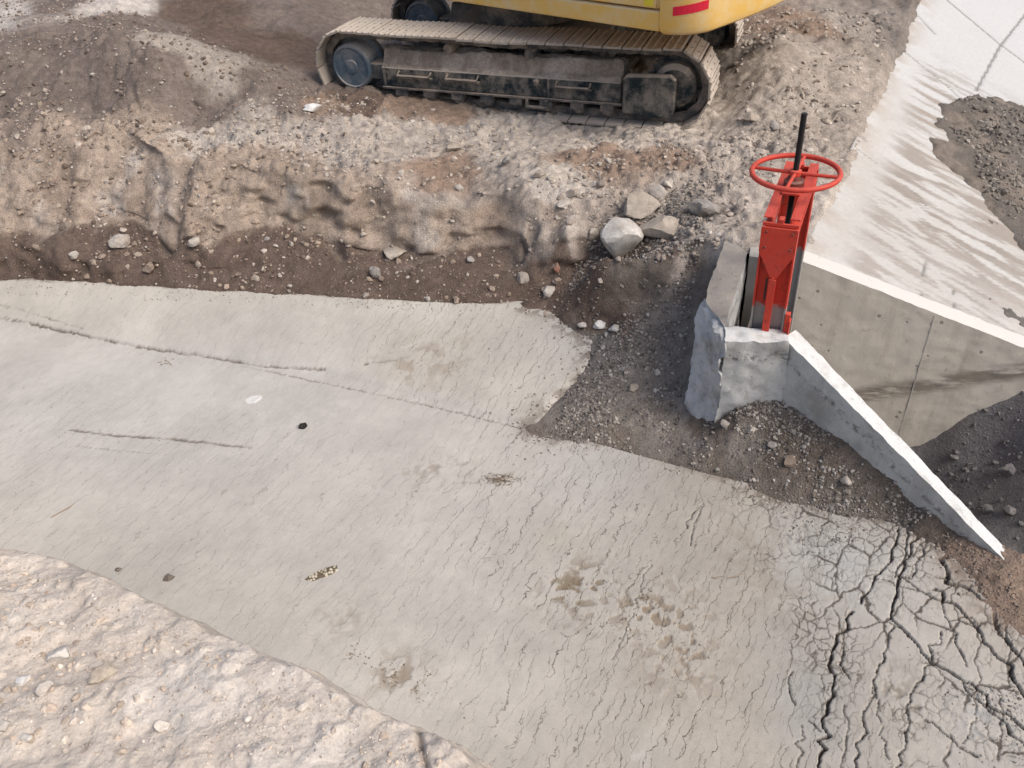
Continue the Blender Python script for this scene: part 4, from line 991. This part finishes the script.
bm = bmesh.new(); add_box(bm, -1.45, SE-.008, LAT, LAT2, ZB, ZB+.170, HMx)
part('deck_frame', bm, MAT['yellow'], exc, EI, bevel=.018)
bm = bmesh.new(); add_box(bm, -.45, SE-.014, LAT+.012, LAT2-.012, ZB+.173, ZB+1.05, HMx); up = part('engine_housing', bm, MAT['yellow'], exc, EI, bevel=.04)
bm = bmesh.new()
for x0, x1 in ((-.38, .62), (.66, 1.55), (1.59, SE-.05)): add_box(bm, x0, x1, LAT-.004, LAT+.0115, ZB+.190, ZB+.98, HMx)
part('service_door', bm, MAT['yellow'], exc, EI, bevel=.008)
bm = bmesh.new(); add_box(bm, 1.45, 1.53, LAT-.02, LAT-.0045, ZB+.42, ZB+.46, HMx); part('door_handle', bm, MAT['rubber_and_shade'], exc, EI, bevel=.004)
bm = bmesh.new(); add_box(bm, -1.45, -.47, LAT+.02, LAT+.95, ZB+.172, ZB+1.0, HMx); part('cab_base', bm, MAT['yellow'], exc, EI, bevel=.03)
# counterweight with rounded rear corners, narrower below
def cw_outline(inset):
    r_ = .34; y0, y1, xb = LAT-.012+inset, LAT2+.012-inset, BK-inset; o = [(SE, y0)]
    for k in range(11):
        a = -math.pi/2+math.pi/2*k/10; o.append((xb-r_+r_*math.cos(a), y0+r_+r_*math.sin(a)))
    for k in range(1, 6): o.append((xb+.07*math.sin(math.pi*k/6), y0+r_+(y1-y0-2*r_)*k/6))
    for k in range(11):
        a = math.pi/2*k/10; o.append((xb-r_+r_*math.cos(a), y1-r_+r_*math.sin(a)))
    o.append((SE, y1)); return o
bm = bmesh.new(); lv = []
for inset, z in ((.075, ZB-.03), (.02, ZB+.005), (.0, ZB+.06), (.0, ZB+.85), (.03, ZB+.95), (.10, ZB+1.0)):
    lv.append([bm.verts.new(HMx @ Vector((max(p[0], SE), p[1], z))) for p in cw_outline(inset)])
for A, B_ in zip(lv[:-1], lv[1:]):
    n = len(A)
    for k in range(n): bm.faces.new([A[k], A[(k+1) % n], B_[(k+1) % n], B_[k]])
bm.faces.new(lv[0][::-1]); bm.faces.new(lv[-1])
cw = part('counterweight', bm, MAT['yellow'], exc, EI, True)
# reflector wrapped round the corner
bm = bmesh.new(); r_ = .343; y0, xb = LAT-.012, BK; cols_ = []
path = [(SE+.03+.0, y0-.003, 0)]
path = [(xb-.34+r_*math.cos(-math.pi/2+a), y0+.34+r_*math.sin(-math.pi/2+a)-.001) for a in np.linspace(.22, 1.12, 8)]
rows = []
for k, p in enumerate(path):
    sh = .05*k/len(path)
    rows.append([bm.verts.new(HMx @ Vector((p[0], p[1], z))) for z in (ZB+.150+sh, ZB+.222+sh)])
for a, b in zip(rows[:-1], rows[1:]): bm.faces.new([a[0], b[0], b[1], a[1]])
bmesh.ops.recalc_face_normals(bm, faces=bm.faces)
rf = part('reflector', bm, MAT['red_lens'], cw, EI); sd = rf.modifiers.new('t', 'SOLIDIFY'); sd.thickness = .004; sd.offset = 0
bm = bmesh.new(); add_box(bm, SE-.17, SE-.075, LAT-.0065, LAT-.0045, ZB+.205, ZB+.29, HMx); part('warning_decal', bm, MAT['decal'], exc, EI)

# ------------------------------------------------------------------ stones
def ico(sub):
    bm = bmesh.new(); bmesh.ops.create_icosphere(bm, subdivisions=sub, radius=1); bm.verts.ensure_lookup_table()
    V = np.array([v.co[:] for v in bm.verts]); F = np.array([[v.index for v in f.verts] for f in bm.faces]); bm.free(); return V, F
ICO = {k: ico(k) for k in (1, 2, 3, 4)}
def rock(sub, seed, rough=.22, cuts=7):
    V, F = ICO[sub]; V = V.copy(); rg = np.random.default_rng(seed)
    for _ in range(cuts):                        # flat facets
        n = rg.normal(size=3); n /= np.linalg.norm(n); h = rg.uniform(.42, .82); d = V @ n-h; V -= np.outer(np.maximum(d, 0)*.96, n)
    off = rg.uniform(0, 50, 3)
    nz = noise3(V[:, 0]*1.7+off[0], V[:, 1]*1.7+off[1], V[:, 2]*1.7+off[2], seed)*rough+noise3(V[:, 0]*5+off[0], V[:, 1]*5, V[:, 2]*5, seed+1)*rough*.25
    if sub >= 3: nz = nz+noise3(V[:, 0]*11+off[0], V[:, 1]*11, V[:, 2]*11, seed+2)*rough*.12
    return V*(1+nz[:, None]), F
def rotm(rg, flat=True):
    a, b, c_ = rg.uniform(0, 2*np.pi), rg.normal()*.35, rg.normal()*.35
    return np.array((Matrix.Rotation(a, 3, 'Z') @ Matrix.Rotation(b, 3, 'X') @ Matrix.Rotation(c_, 3, 'Y')))
def stone(u, v, wpx, hpx, label, colr, sheet=S, name='stone', seed=None, sink=.42, group=None, cat='stone', rough=.20, cuts=10):
    p = sheet.hit(u, v+hpx*.22); sink = sink if sheet is not E_ else .22; dist = (p-CAM) @ _f; k = dist/FPX
    sx = wpx*k*.5; sz = hpx*k*.5; rg = np.random.default_rng(seed or int(u*7+v*13))
    V, F = rock(3 if wpx > 11 else 2, int(u*3+v), rough, cuts)
    V = V/np.abs(V).max(0)
    ang = rg.uniform(-.4, .4); ca, sa = math.cos(ang), math.sin(ang)
    V = V*np.array([sx, (sx+sz)*.52, sz*.95]); V = V @ np.array([[ca, sa, 0], [-sa, ca, 0], [0, 0, 1]])
    z0 = V[:, 2].min(); V[:, 2] += -z0-sz*sink*1.4
    c4 = np.ones((len(V), 3))*np.array(colr)*(1+.10*noise3(V[:, 0]*20, V[:, 1]*20, V[:, 2]*20, 5))[:, None]
    c4 = mix(c4, (.27, .225, .185), .6*sstep(.0, .5, noise3(V[:, 0]*9+u, V[:, 1]*9, V[:, 2]*9, 6)))
    z = float(sheet.z_at(np.array([p[0]]), np.array([p[1]]))[0])
    o = mesh_from(name, V, F, MAT['stone'], col=c4, smooth=wpx > 11); o.location = (p[0], p[1], z)
    if wpx > 11: o.data.set_sharp_from_angle(angle=R(20))
    return tag(o, label, cat, group)
WHT, TAN, GRY, BRN, PAL = (.52, .49, .45), (.40, .35, .295), (.29, .27, .25), (.25, .195, .155), (.44, .40, .355)
stone(617, 243, 50, 42, 'big angular white boulder at the brink of the dark gravel slope', WHT, name='boulder', cat='boulder', sink=.15, rough=.14, cuts=11)
stone(638, 207, 44, 27, 'blocky tan boulder behind the big white boulder, nearest the excavator of the three', TAN, name='boulder', cat='boulder', sink=.22, rough=.14, cuts=10)
stone(661, 229, 46, 22, 'long flat tan boulder just right of the big white boulder', TAN, name='boulder', cat='boulder', sink=.2, rough=.14, cuts=9)
stone(703, 208, 32, 22, 'grey half-buried rock between the tan boulders and the red gate', GRY, sink=.3)
for a in [(657,191,18,15,'small upright pale stone behind the two tan boulders',PAL),(313,108,18,10,'bright white stone in front of the excavator idler',(.72,.71,.69)),(123,238,27,18,'pale grey rounded stone below the left earth bank',PAL),
          (73,255,12,9,'small pale stone on the brown scarp left of the pale grey rounded stone',PAL),(394,252,28,14,'flat oval stone lying under the earth ledge',TAN),(376,271,11,13,'dark pointed stone below the flat oval stone',GRY),
          (524,278,16,15,'pale wedge shaped stone half way up the brown scarp',PAL),(549,291,13,13,'round pale stone at the scarp foot right of the wedge shaped stone',PAL),(148,266,15,14,'brownish rounded stone buried in the brown scarp',BRN),
          (453,146,16,14,'squarish grey-tan stone on the rubble below the track rollers',TAN),(507,159,14,12,'round grey stone on the rubble right of the squarish stone',GRY),(563,205,17,10,'pale flat stone left of the blocky tan boulder',PAL),
          (592,233,14,14,'small tan stone leaning on the left side of the big white boulder',TAN),(195,241,14,12,'pale block fallen at the foot of the left earth bank',PAL),(573,193,13,11,'small tan stone above the pale flat stone',TAN),
          (751,117,16,12,'pale rock beside the rear end of the track',TAN),(599,185,12,10,'little grey stone on the brown patch behind the boulders',GRY),(600,282,9,7,'tiny pale stone on the dark scarp under the big white boulder',PAL),
          (598,325,17,8,'white stone chip, middle of three at the top of the gravel slope',(.60,.60,.58)),(583,325,12,7,'white stone chip, left of three at the top of the gravel slope',(.56,.56,.54)),(615,327,14,9,'white stone chip, right of three at the top of the gravel slope',(.52,.52,.50)),
          (470,259,10,8,'small grey pebble stuck under the pale ledge',GRY),(540,174,12,9,'tan pebble on the plateau left of the brown patch',TAN),(668,183,14,10,'pale pebble on the dusty ground behind the boulders',PAL)]:
    stone(*a[:6])
stone(557, 268, 7, 13, 'reddish brown brick fragment standing in the scarp', (.30, .13, .09), name='brick_fragment', cat='fragment')
for a in [(104,673,28,20,'tan stone, largest on the near embankment',(.52,.46,.38)),(62,652,25,17,'pale knobbly stone above the pair on the near embankment',(.58,.54,.49)),(26,680,16,11,'white stone, left of the pair on the near embankment',(.62,.60,.57)),
          (47,688,17,15,'round white stone, right of the pair on the near embankment',(.60,.57,.53)),(164,725,17,11,'pale stone low on the near embankment, by itself',(.55,.50,.44)),(5,726,14,13,'pale stone at the left border of the near embankment',(.56,.52,.47)),
          (28,738,14,11,'small pale stone near the left border, below the round white stone',(.55,.51,.46)),(303,706,14,10,'pale stone near the brink of the near embankment',(.55,.50,.44)),(335,695,10,8,'small pale stone on the very brink of the near embankment',(.53,.48,.42))]:
    stone(*a[:6], sheet=E_)
for a in [(226,338,0,0)]: pass
for a in [(752,430,12,9,'pale round stone in the wedge of soil beside the pier',PAL),(725,423,12,9,'light stone at the foot of the broken pier',PAL),(847,480,13,11,'light angular stone against the dark soil by the wing wall',PAL),(772,445,11,9,'grey round stone in the soil below the front wall',GRY),
          (790,461,16,11,'brown clod of soil below the front wall',BRN),(633,388,12,7,'flat brownish stone on the gravel slope',TAN),(658,372,9,6,'pale stone on the middle of the gravel slope',PAL)]:
    stone(*a[:6])

# middle-sized stones, one object each, in groups that nothing tells apart
PROTO = []
for k in range(9):
    V, F = rock(2, 900+k, .22, 6); V = V/np.abs(V).max(0)*np.array([1, RNG.uniform(.7, .95), RNG.uniform(.55, .8)])
    PROTO.append((V, F))
def med(poly_px, n, lo, hi, label, group, cols, sheet=S, zguess=.9, seed=0, name='stone'):
    rg = np.random.default_rng(seed); meshes = []
    for k in range(6):
        V, F = PROTO[(k+seed) % 9]; c_ = np.array(cols[k % len(cols)])
        me_o = mesh_from(name, V, F, MAT['stone'], col=np.ones((len(V), 3))*c_*rg.uniform(.9, 1.1), smooth=False)
        meshes.append(me_o)
    P_ = np.array([at(u, v, zguess)[:2] for u, v in poly_px]); cnt = 0
    x0, y0 = P_.min(0); x1, y1 = P_.max(0); first = set()
    while cnt < n:
        x, y = rg.uniform(x0, x1), rg.uniform(y0, y1)
        if not in_poly(np.array([x]), np.array([y]), [tuple(p) for p in P_])[0]: continue
        if in_poly(np.array([x]), np.array([y]), QPOLY)[0]: continue
        k = int(rg.integers(6)); r_ = lo*(hi/lo)**(rg.random()**2.2)
        z = float(sheet.z_at(np.array([x]), np.array([y]))[0])
        if k in first: o = meshes[k].copy(); COL.objects.link(o)
        else: o = meshes[k]; first.add(k)
        o.location = (x, y, z+r_*.18); o.scale = (r_, r_*rg.uniform(.8, 1.2), r_); o.rotation_euler = (rg.normal()*.3, rg.normal()*.3, rg.uniform(0, 6.28))
        tag(o, label, 'stone', group); cnt += 1
    for k in range(6):
        if k not in first: bpy.data.objects.remove(meshes[k])
med([(200,150),(420,115),(690,140),(740,130),(740,240),(560,210),(350,190),(210,165)], 70, .018, .05, 'small pale stone in the grey rubble of the bank top before the excavator', 'stones in the bank-top rubble', [PAL,TAN,GRY,TAN], seed=1)
med([(0,235),(180,245),(520,258),(620,280),(600,310),(300,296),(0,278)], 45, .012, .035, 'small stone in the damp brown scarp above the mud', 'stones in the brown scarp', [PAL,TAN,BRN,GRY], zguess=.4, seed=2)
med([(0,30),(120,40),(230,70),(300,95),(200,125),(0,125)], 60, .018, .05, 'small stone on the brown spoil mound at the upper left', 'stones on the spoil mound', [PAL,TAN,BRN,TAN], zguess=1.5, seed=3)
med([(0,150),(180,170),(350,200),(520,215),(520,245),(345,240),(180,235),(0,225)], 30, .015, .035, 'small stone embedded in the tan cut face of the earth bank', 'stones in the tan cut face', [PAL,TAN,TAN,GRY], zguess=.85, seed=4)
med([(735,50),(860,40),(860,120),(800,200),(735,140)], 30, .02, .06, 'loose clod on the rough earth right of the excavator', 'clods beside the lining', [TAN,BRN,GRY,TAN], zguess=1.0, seed=5)
med([(600,345),(690,300),(680,420),(800,490),(870,505),(600,440),(540,420)], 40, .010, .026, 'small grey stone on the dark gravel slope beside the pier', 'stones on the gravel slope', [PAL,GRY,GRY,TAN], zguess=.15, seed=6)
med([(0,570),(110,600),(260,665),(400,725),(440,768),(0,768)], 25, .007, .020, 'small pale stone on the pale soil of the near embankment', 'stones on the near embankment', [(.56,.51,.45),(.5,.44,.38),(.58,.55,.5)], sheet=E_, zguess=1.15, seed=7)

# gravel and grit nobody could count
def grit(name, regions, sheet, label, cat, seed, cutq=True):
    rg = np.random.default_rng(seed); VV = []; FF = []; CC = []; base_i = 0
    lowp = [(rock(1, 700+k, .25, 4)) for k in range(8)]
    for poly_px, zg, n, lo, hi, cols, pw in regions:
        P_ = np.array([at(u, v, zg)[:2] for u, v in poly_px]); x0, y0 = P_.min(0); x1, y1 = P_.max(0)
        m = int(n*3.5*(x1-x0)*(y1-y0)/max(1e-3, abs(np.dot(P_[:, 0], np.roll(P_[:, 1], 1))-np.dot(P_[:, 1], np.roll(P_[:, 0], 1)))/2)); 
        x = rg.uniform(x0, x1, m); y = rg.uniform(y0, y1, m)
        k_ = in_poly(x, y, [tuple(p) for p in P_])
        dens = sstep(-.45, .5, fbm(x, y, 2.2, 3, seed+40)+rg.uniform(-.4, .4, m)); k_ &= rg.random(m) < dens
        if cutq: k_ &= ~in_poly(x, y, QPOLY)
        x, y = x[k_][:n], y[k_][:n]; z = sheet.z_at(x, y)
        for a, b, c_ in zip(x, y, z):
            V, F = lowp[int(rg.integers(8))]; r_ = lo*(hi/lo)**(rg.random()**pw)
            V = (V*np.array([1, rg.uniform(.6, 1), rg.uniform(.45, .8)])*r_) @ rotm(rg).T
            VV.append(V+np.array([a, b, c_+r_*.12])); FF.append(F+base_i); base_i += len(V)
            cc = np.array(cols[int(rg.integers(len(cols)))])*rg.uniform(.75, 1.2); CC.append(np.tile(cc, (len(V), 1)))
    o = mesh_from(name, np.concatenate(VV), np.concatenate(FF), MAT['stone'], col=np.clip(np.concatenate(CC), .02, .9), smooth=False)
    return tag(o, label, cat, kind='stuff')
rubc = [(.44,.385,.33),(.40,.345,.295),(.35,.295,.25),(.47,.425,.375),(.30,.255,.215)]
grit('gravel', [([(200,150),(320,112),(440,120),(690,138),(760,120),(745,240),(560,215),(350,190)], .93, 3600, .005, .040, rubc, 2.8),
                ([(730,20),(900,10),(850,150),(800,210),(735,140)], 1.0, 1500, .008, .045, rubc, 2.2),
                ([(0,20),(300,60),(320,110),(200,140),(0,140)], 1.45, 1500, .007, .03, [(.36,.31,.27),(.30,.255,.22),(.25,.21,.18),(.42,.38,.34)], 2.5),
                ([(0,150),(190,165),(520,215),(560,250),(340,245),(0,230)], .8, 700, .006, .02, [(.36,.29,.235),(.30,.24,.195),(.40,.35,.30)], 2.4),
                ([(0,240),(560,258),(640,280),(560,312),(300,299),(0,281)], .38, 900, .004, .016, [(.20,.16,.135),(.28,.235,.20),(.38,.34,.30),(.15,.12,.10)], 2.4)],
     S, 'loose gravel and grit strewn over the dug earth of the far bank', 'gravel', 21)
tanc = [(.33,.265,.213),(.29,.23,.185),(.37,.305,.25),(.26,.205,.165),(.40,.345,.295)]
grit('clods', [([(0,140),(190,165),(350,188),(520,210),(560,225),(560,248),(345,245),(180,240),(0,228)], .85, 1300, .008, .050, tanc, 2.4),
               ([(0,222),(110,212),(190,232),(345,238),(520,246),(600,258),(600,272),(345,258),(180,250),(0,240)], .58, 420, .006, .034, [(.30,.235,.18),(.22,.165,.13),(.18,.135,.105),(.16,.12,.095)], 2.4),
               ([(0,30),(300,55),(340,105),(200,145),(0,145)], 1.4, 1800, .008, .04, [(.19,.15,.125),(.22,.175,.145),(.16,.125,.10),(.26,.215,.18)], 2.4),
               ([(600,255),(740,235),(760,160),(640,150),(560,190)], .86, 700, .008, .04, [(.40,.345,.295),(.34,.285,.24),(.30,.25,.21)], 2.2)],
     S, 'crumbly clods of earth in the cut bank and the spoil mound', 'clods', 31)
darkc = [(.205,.182,.160),(.165,.146,.128),(.245,.220,.195),(.295,.268,.238),(.135,.118,.103),(.34,.312,.28)]
grit('gravel', [([(575,345),(560,312),(590,268),(640,262),(715,240),(690,330),(678,420),(720,430),(700,468),(600,440),(520,426),(560,395)], .25, 9500, .005, .021, darkc, 2.0),
                ([(690,435),(720,405),(790,410),(905,480),(960,515),(880,516),(790,500),(690,468)], .15, 3600, .005, .020, darkc+[(.32,.30,.28)], 2.4),
                ([(700,465),(790,495),(880,514),(905,520),(800,506),(700,476)], .03, 500, .003, .010, darkc, 2.0),
                ([(920,510),(960,520),(1020,580),(1024,610),(960,570)], .12, 500, .004, .014, [(.24,.185,.145),(.18,.14,.11),(.30,.25,.2)], 2.2)],
     S, 'dark broken gravel spread on the slope between the mud and the headgate', 'gravel', 22)
grit('clods', [([(0,560),(110,600),(260,666),(400,726),(445,768),(0,768)], 1.15, 350, .005, .026, [(.54,.45,.365),(.50,.41,.33),(.56,.49,.42),(.46,.385,.315)], 2.4)],
     E_, 'soft clods of pale soil on the near embankment', 'clods', 32, False)
grit('grit', [([(0,556),(110,596),(260,662),(400,722),(450,768),(0,768)], 1.15, 2200, .0022, .009, [(.52,.46,.40),(.46,.39,.33),(.58,.54,.49),(.40,.34,.29)], 2.4)],
     E_, 'pale grit lying on the near embankment', 'grit', 23, False)
grit('crumbs', [([(540,570),(600,560),(700,600),(720,660),(660,660),(580,620)], 0, 260, .003, .010, [(.36,.33,.28),(.24,.20,.155),(.42,.40,.35)], 2.0),
                ([(380,345),(460,350),(470,375),(390,375)], .1, 120, .003, .009, [(.33,.28,.22),(.42,.38,.32)], 2.0),
                ([(60,428),(255,440),(255,452),(60,438)], 0, 120, .002, .007, [(.22,.19,.16),(.35,.32,.28)], 2.0),
                ([(0,283),(300,298),(552,311),(552,318),(300,305),(0,290)], .21, 500, .003, .011, [(.30,.26,.22),(.20,.16,.135),(.40,.36,.31)], 2.0),
                ([(770,500),(850,515),(900,530),(830,550),(780,540)], 0, 300, .003, .011, darkc, 2.0),
                ([(940,690),(1024,680),(1024,768),(960,768)], 0, 260, .003, .012, [(.30,.29,.27),(.36,.34,.31),(.2,.18,.16)], 2.0),
                ([(350,640),(480,690),(470,720),(380,690)], 0, 60, .003, .009, [(.22,.18,.14),(.3,.25,.2)], 2.0),
                ([(0,330),(900,520),(1000,768),(480,768),(120,590),(0,540)], 0, 700, .0015, .006, [(.30,.27,.23),(.22,.19,.16),(.42,.40,.36)], 2.6)],
     B, 'scattered crumbs of dried mud and soil on the canal bed', 'crumbs', 24)
grit('gravel', [([(900,470),(1024,400),(1040,600),(1000,560)], -.8, 500, .006, .035, [(.19,.175,.168),(.15,.14,.135),(.24,.225,.215)], 2.8)],
     K, 'dark stones and lumps scattered over the pit floor between the wing walls', 'gravel', 25, False)
grit('gravel', [([(950,105),(1024,110),(1040,240),(1000,210),(945,150)], .3, 1700, .006, .045, [(.24,.21,.18),(.18,.16,.14),(.30,.27,.235),(.21,.19,.165)], 2.4)],
     K, 'clods covering the dirt heap on the white lining', 'gravel', 26, False)
for a in [(1008,470,20,14,'large dark lump on the pit floor near the right border',(.20,.185,.18)),(955,458,11,8,'dark lump on the pit floor below the stained wing wall',(.21,.195,.185)),(988,510,13,10,'dark clod on the pit floor, left of a pair',(.21,.195,.185)),(1010,511,15,10,'dark clod on the pit floor, right of a pair',(.21,.195,.185))]:
    stone(*a[:6], sheet=K, name='clod', cat='clod', sink=.2)

rg = np.random.default_rng(77); x = rg.uniform(-5.2, 2.7, 200000); y = rg.uniform(2.6, 8.0, 200000)
gp = B.z_at(x, y)-S.z_at(x, y); k_ = (gp > .0) & (rg.random(len(x)) < np.exp(-gp/.030)*.75) & ~in_poly(x, y, QPOLY); x, y = x[k_][:5000], y[k_][:5000]; z = B.z_at(x, y)
lowp = [rock(1, 760+k, .25, 4) for k in range(6)]; VV = []; FF = []; CC = []; nb_ = 0
for a, b, c_ in zip(x, y, z):
    V, F = lowp[int(rg.integers(6))]; r_ = .0028*(5.5)**(rg.random()**2.2); VV.append((V*np.array([1, rg.uniform(.6, 1), .65])*r_) @ rotm(rg).T+np.array([a, b, c_+r_*.1])); FF.append(F+nb_); nb_ += len(V)
    cc = np.array([(.24,.20,.165),(.32,.28,.24),(.18,.15,.125),(.40,.37,.33)][int(rg.integers(4))]); CC.append(np.tile(cc, (len(V), 1)))
tag(mesh_from('crumbs', np.concatenate(VV), np.concatenate(FF), MAT['stone'], col=np.concatenate(CC), smooth=False), 'soil crumbs fringing the edge of the dried mud', 'crumbs', kind='stuff')

# ------------------------------------------------------------------ litter on the mud
stone(303, 426, 9, 6, 'small black lump alone on the open mud', (.03, .028, .026), sheet=B, name='lump', cat='lump')
stone(169, 577, 13, 6, 'dark clod on the mud above the near embankment, right of a smaller one', (.16, .135, .115), sheet=B, name='clod', cat='clod')
stone(119, 569, 8, 4, 'small dark clod on the mud above the near embankment', (.17, .145, .12), sheet=B, name='clod', cat='clod')
stone(168, 592, 8, 7, 'dark clod stuck on the brink of the near embankment', (.15, .125, .105), sheet=E_, name='clod', cat='clod')
def tuft(u, v, wpx, hpx, label, seed, name='dry_weed', cat='weed', n=26, colr=(.15, .115, .075)):
    p = B.hit(u, v); k = ((p-CAM) @ _f)/FPX; rg = np.random.default_rng(seed); bm = bmesh.new()
    for _ in range(n):
        a = rg.normal()*wpx*.30*k; b = rg.normal()*hpx*.5*k; ang = rg.uniform(0, 6.28); L = rg.uniform(.3, 1)*wpx*.35*k
        z = float(B.z_at(np.array([p[0]+a]), np.array([p[1]+b]))[0])-p[2]
        q = Vector((a, b, z+.002)); d_ = Vector((math.cos(ang), math.sin(ang)*.6, rg.uniform(.05, .5)))*L
        add_tube(bm, [q, q+d_*.5+Vector((0, 0, .002)), q+d_*.9-Vector((0, 0, .001))], [.0022, .002, .0008], 5)
    s = MAT.get(name+str(colr)) or paint_mat(name, colr, .9, .3); MAT[name+str(colr)] = s
    me = bpy.data.meshes.new(name); bm.to_mesh(me); bm.free(); me.materials.append(s)
    o = bpy.data.objects.new(name, me); COL.objects.link(o); o.location = p; return tag(o, label, cat)
tuft(499, 480, 34, 7, 'dark flattened tuft of dry weed lying on the middle of the mud', 1, n=70)
tuft(390, 676, 16, 16, 'brown tuft of dry weed on the mud beyond the near embankment', 2, n=30)
tuft(418, 690, 10, 10, 'small brown tuft of dry weed right of the bigger tuft near the embankment', 3, n=16)
tuft(352, 655, 10, 12, 'thin brown tuft of dry weed, nearest to the mottled scrap', 4, n=14)
tuft(168, 362, 14, 7, 'dark bit of weed caught on the seam of the mud', 5, n=18)
def stick(pts, r_, label, colr=(.17, .135, .10)):
    W = [B.hit(u, v) for u, v in pts]; o0 = W[0]; bm = bmesh.new()
    add_tube(bm, [Vector(w-o0)+Vector((0, 0, r_*.8)) for w in W], [r_]*(len(W)-1)+[r_*.5], 7)
    me = bpy.data.meshes.new('twig'); bm.to_mesh(me); bm.free()
    m = MAT.get('twig') or paint_mat('twig', colr, .9, .3); MAT['twig'] = m; me.materials.append(m)
    o = bpy.data.objects.new('twig', me); COL.objects.link(o); o.location = o0; return tag(o, label, 'twig')
stick([(51,518),(60,513),(69,508),(77,502)], .005, 'dark twig lying on the pale mud at the left')
stick([(712,578),(728,578),(738,576),(746,571)], .004, 'thin curved twig on the mud right of the broken patch')
# mottled scrap: a crumpled folded piece
def scrap(pts, name, label, cat, mat, sheet=B, thick=.012):
    W = np.array([sheet.hit(u, v) for u, v in pts]); c_ = W.mean(0); W = W-c_; n = len(W); bm = bmesh.new(); rg = np.random.default_rng(5)
    rings = []
    for f, h in ((1.0, .001), (.86, thick*.8), (.45, thick), (.12, thick*.7)):
        rings.append([bm.verts.new((w[0]*f, w[1]*f, w[2]*0+h*(1+rg.uniform(-.45, .45) if f < 1 else 1))) for w in W])
    for A, B_ in zip(rings[:-1], rings[1:]):
        for k in range(n): bm.faces.new([A[k], A[(k+1) % n], B_[(k+1) % n], B_[k]])
    bm.faces.new(rings[-1]); bm.faces.new(rings[0][::-1]); bmesh.ops.recalc_face_normals(bm, faces=bm.faces)
    me = bpy.data.meshes.new(name); bm.to_mesh(me); bm.free(); me.materials.append(mat)
    o = bpy.data.objects.new(name, me); COL.objects.link(o); o.location = c_; return tag(o, label, cat)
s = N('mottled_scrap'); v_ = s.n('ShaderNodeTexVoronoi', feature='F1', Scale=48.0); s.l(s.obj(), v_.inputs['Vector'])
mott = s.out(s.mixc(s.ramp(v_.outputs['Distance'], .38, .52), (.50, .46, .36), (.13, .105, .075)), s.bump(v_.outputs['Distance'], .4, .004))
scrap([(304,580),(310,575),(322,570),(331,566),(338,565),(339,570),(333,575),(322,579),(310,583)], 'scrap', 'mottled brown and cream scrap lying on the open mud', 'scrap', mott)
s = N('white_scrap'); wsc = s.out(s.mixc(s.noise(40), (.68, .68, .66), (.56, .55, .52)))
scrap([(244,401),(252,396),(262,395),(263,399),(254,405),(247,404)], 'scrap', 'small white scrap on the pale mud', 'scrap', wsc, thick=.006)

# ------------------------------------------------------------------ light
world = bpy.data.worlds.new('World'); scene.world = world; world.use_nodes = True
nt = world.node_tree; bg = nt.nodes['Background']; sky = nt.nodes.new('ShaderNodeTexSky'); sky.sky_type = 'NISHITA'; sky.sun_disc = False
SUN_EL, SUN_AZ = R(48), R(122)          # azimuth clockwise from +y
sky.sun_elevation = SUN_EL; sky.sun_rotation = SUN_AZ; sky.air_density = 1.0; sky.dust_density = 5.0; sky.ozone_density = 1.0
hs = nt.nodes.new('ShaderNodeHueSaturation'); hs.inputs['Saturation'].default_value = .95   # hazy, nearly white sky
nt.links.new(sky.outputs[0], hs.inputs['Color']); nt.links.new(hs.outputs[0], bg.inputs[0]); bg.inputs[1].default_value = .12
sd_ = bpy.data.lights.new('sun', 'SUN'); sun = bpy.data.objects.new('sun', sd_); COL.objects.link(sun)
sd_.energy = 1.3; sd_.angle = R(28); sd_.color = (1, .965, .92)
dirv = Vector((math.sin(SUN_AZ)*math.cos(SUN_EL), math.cos(SUN_AZ)*math.cos(SUN_EL), math.sin(SUN_EL)))
sun.rotation_euler = (-dirv).to_track_quat('-Z', 'Y').to_euler(); sun.location = (0, 0, 30)
vs_ = scene.view_settings; vs_.view_transform = 'Standard'; vs_.look = 'None'; vs_.exposure = 0.45; vs_.gamma = 1.0; vs_.use_curve_mapping = False
scene.cycles.max_bounces = 6
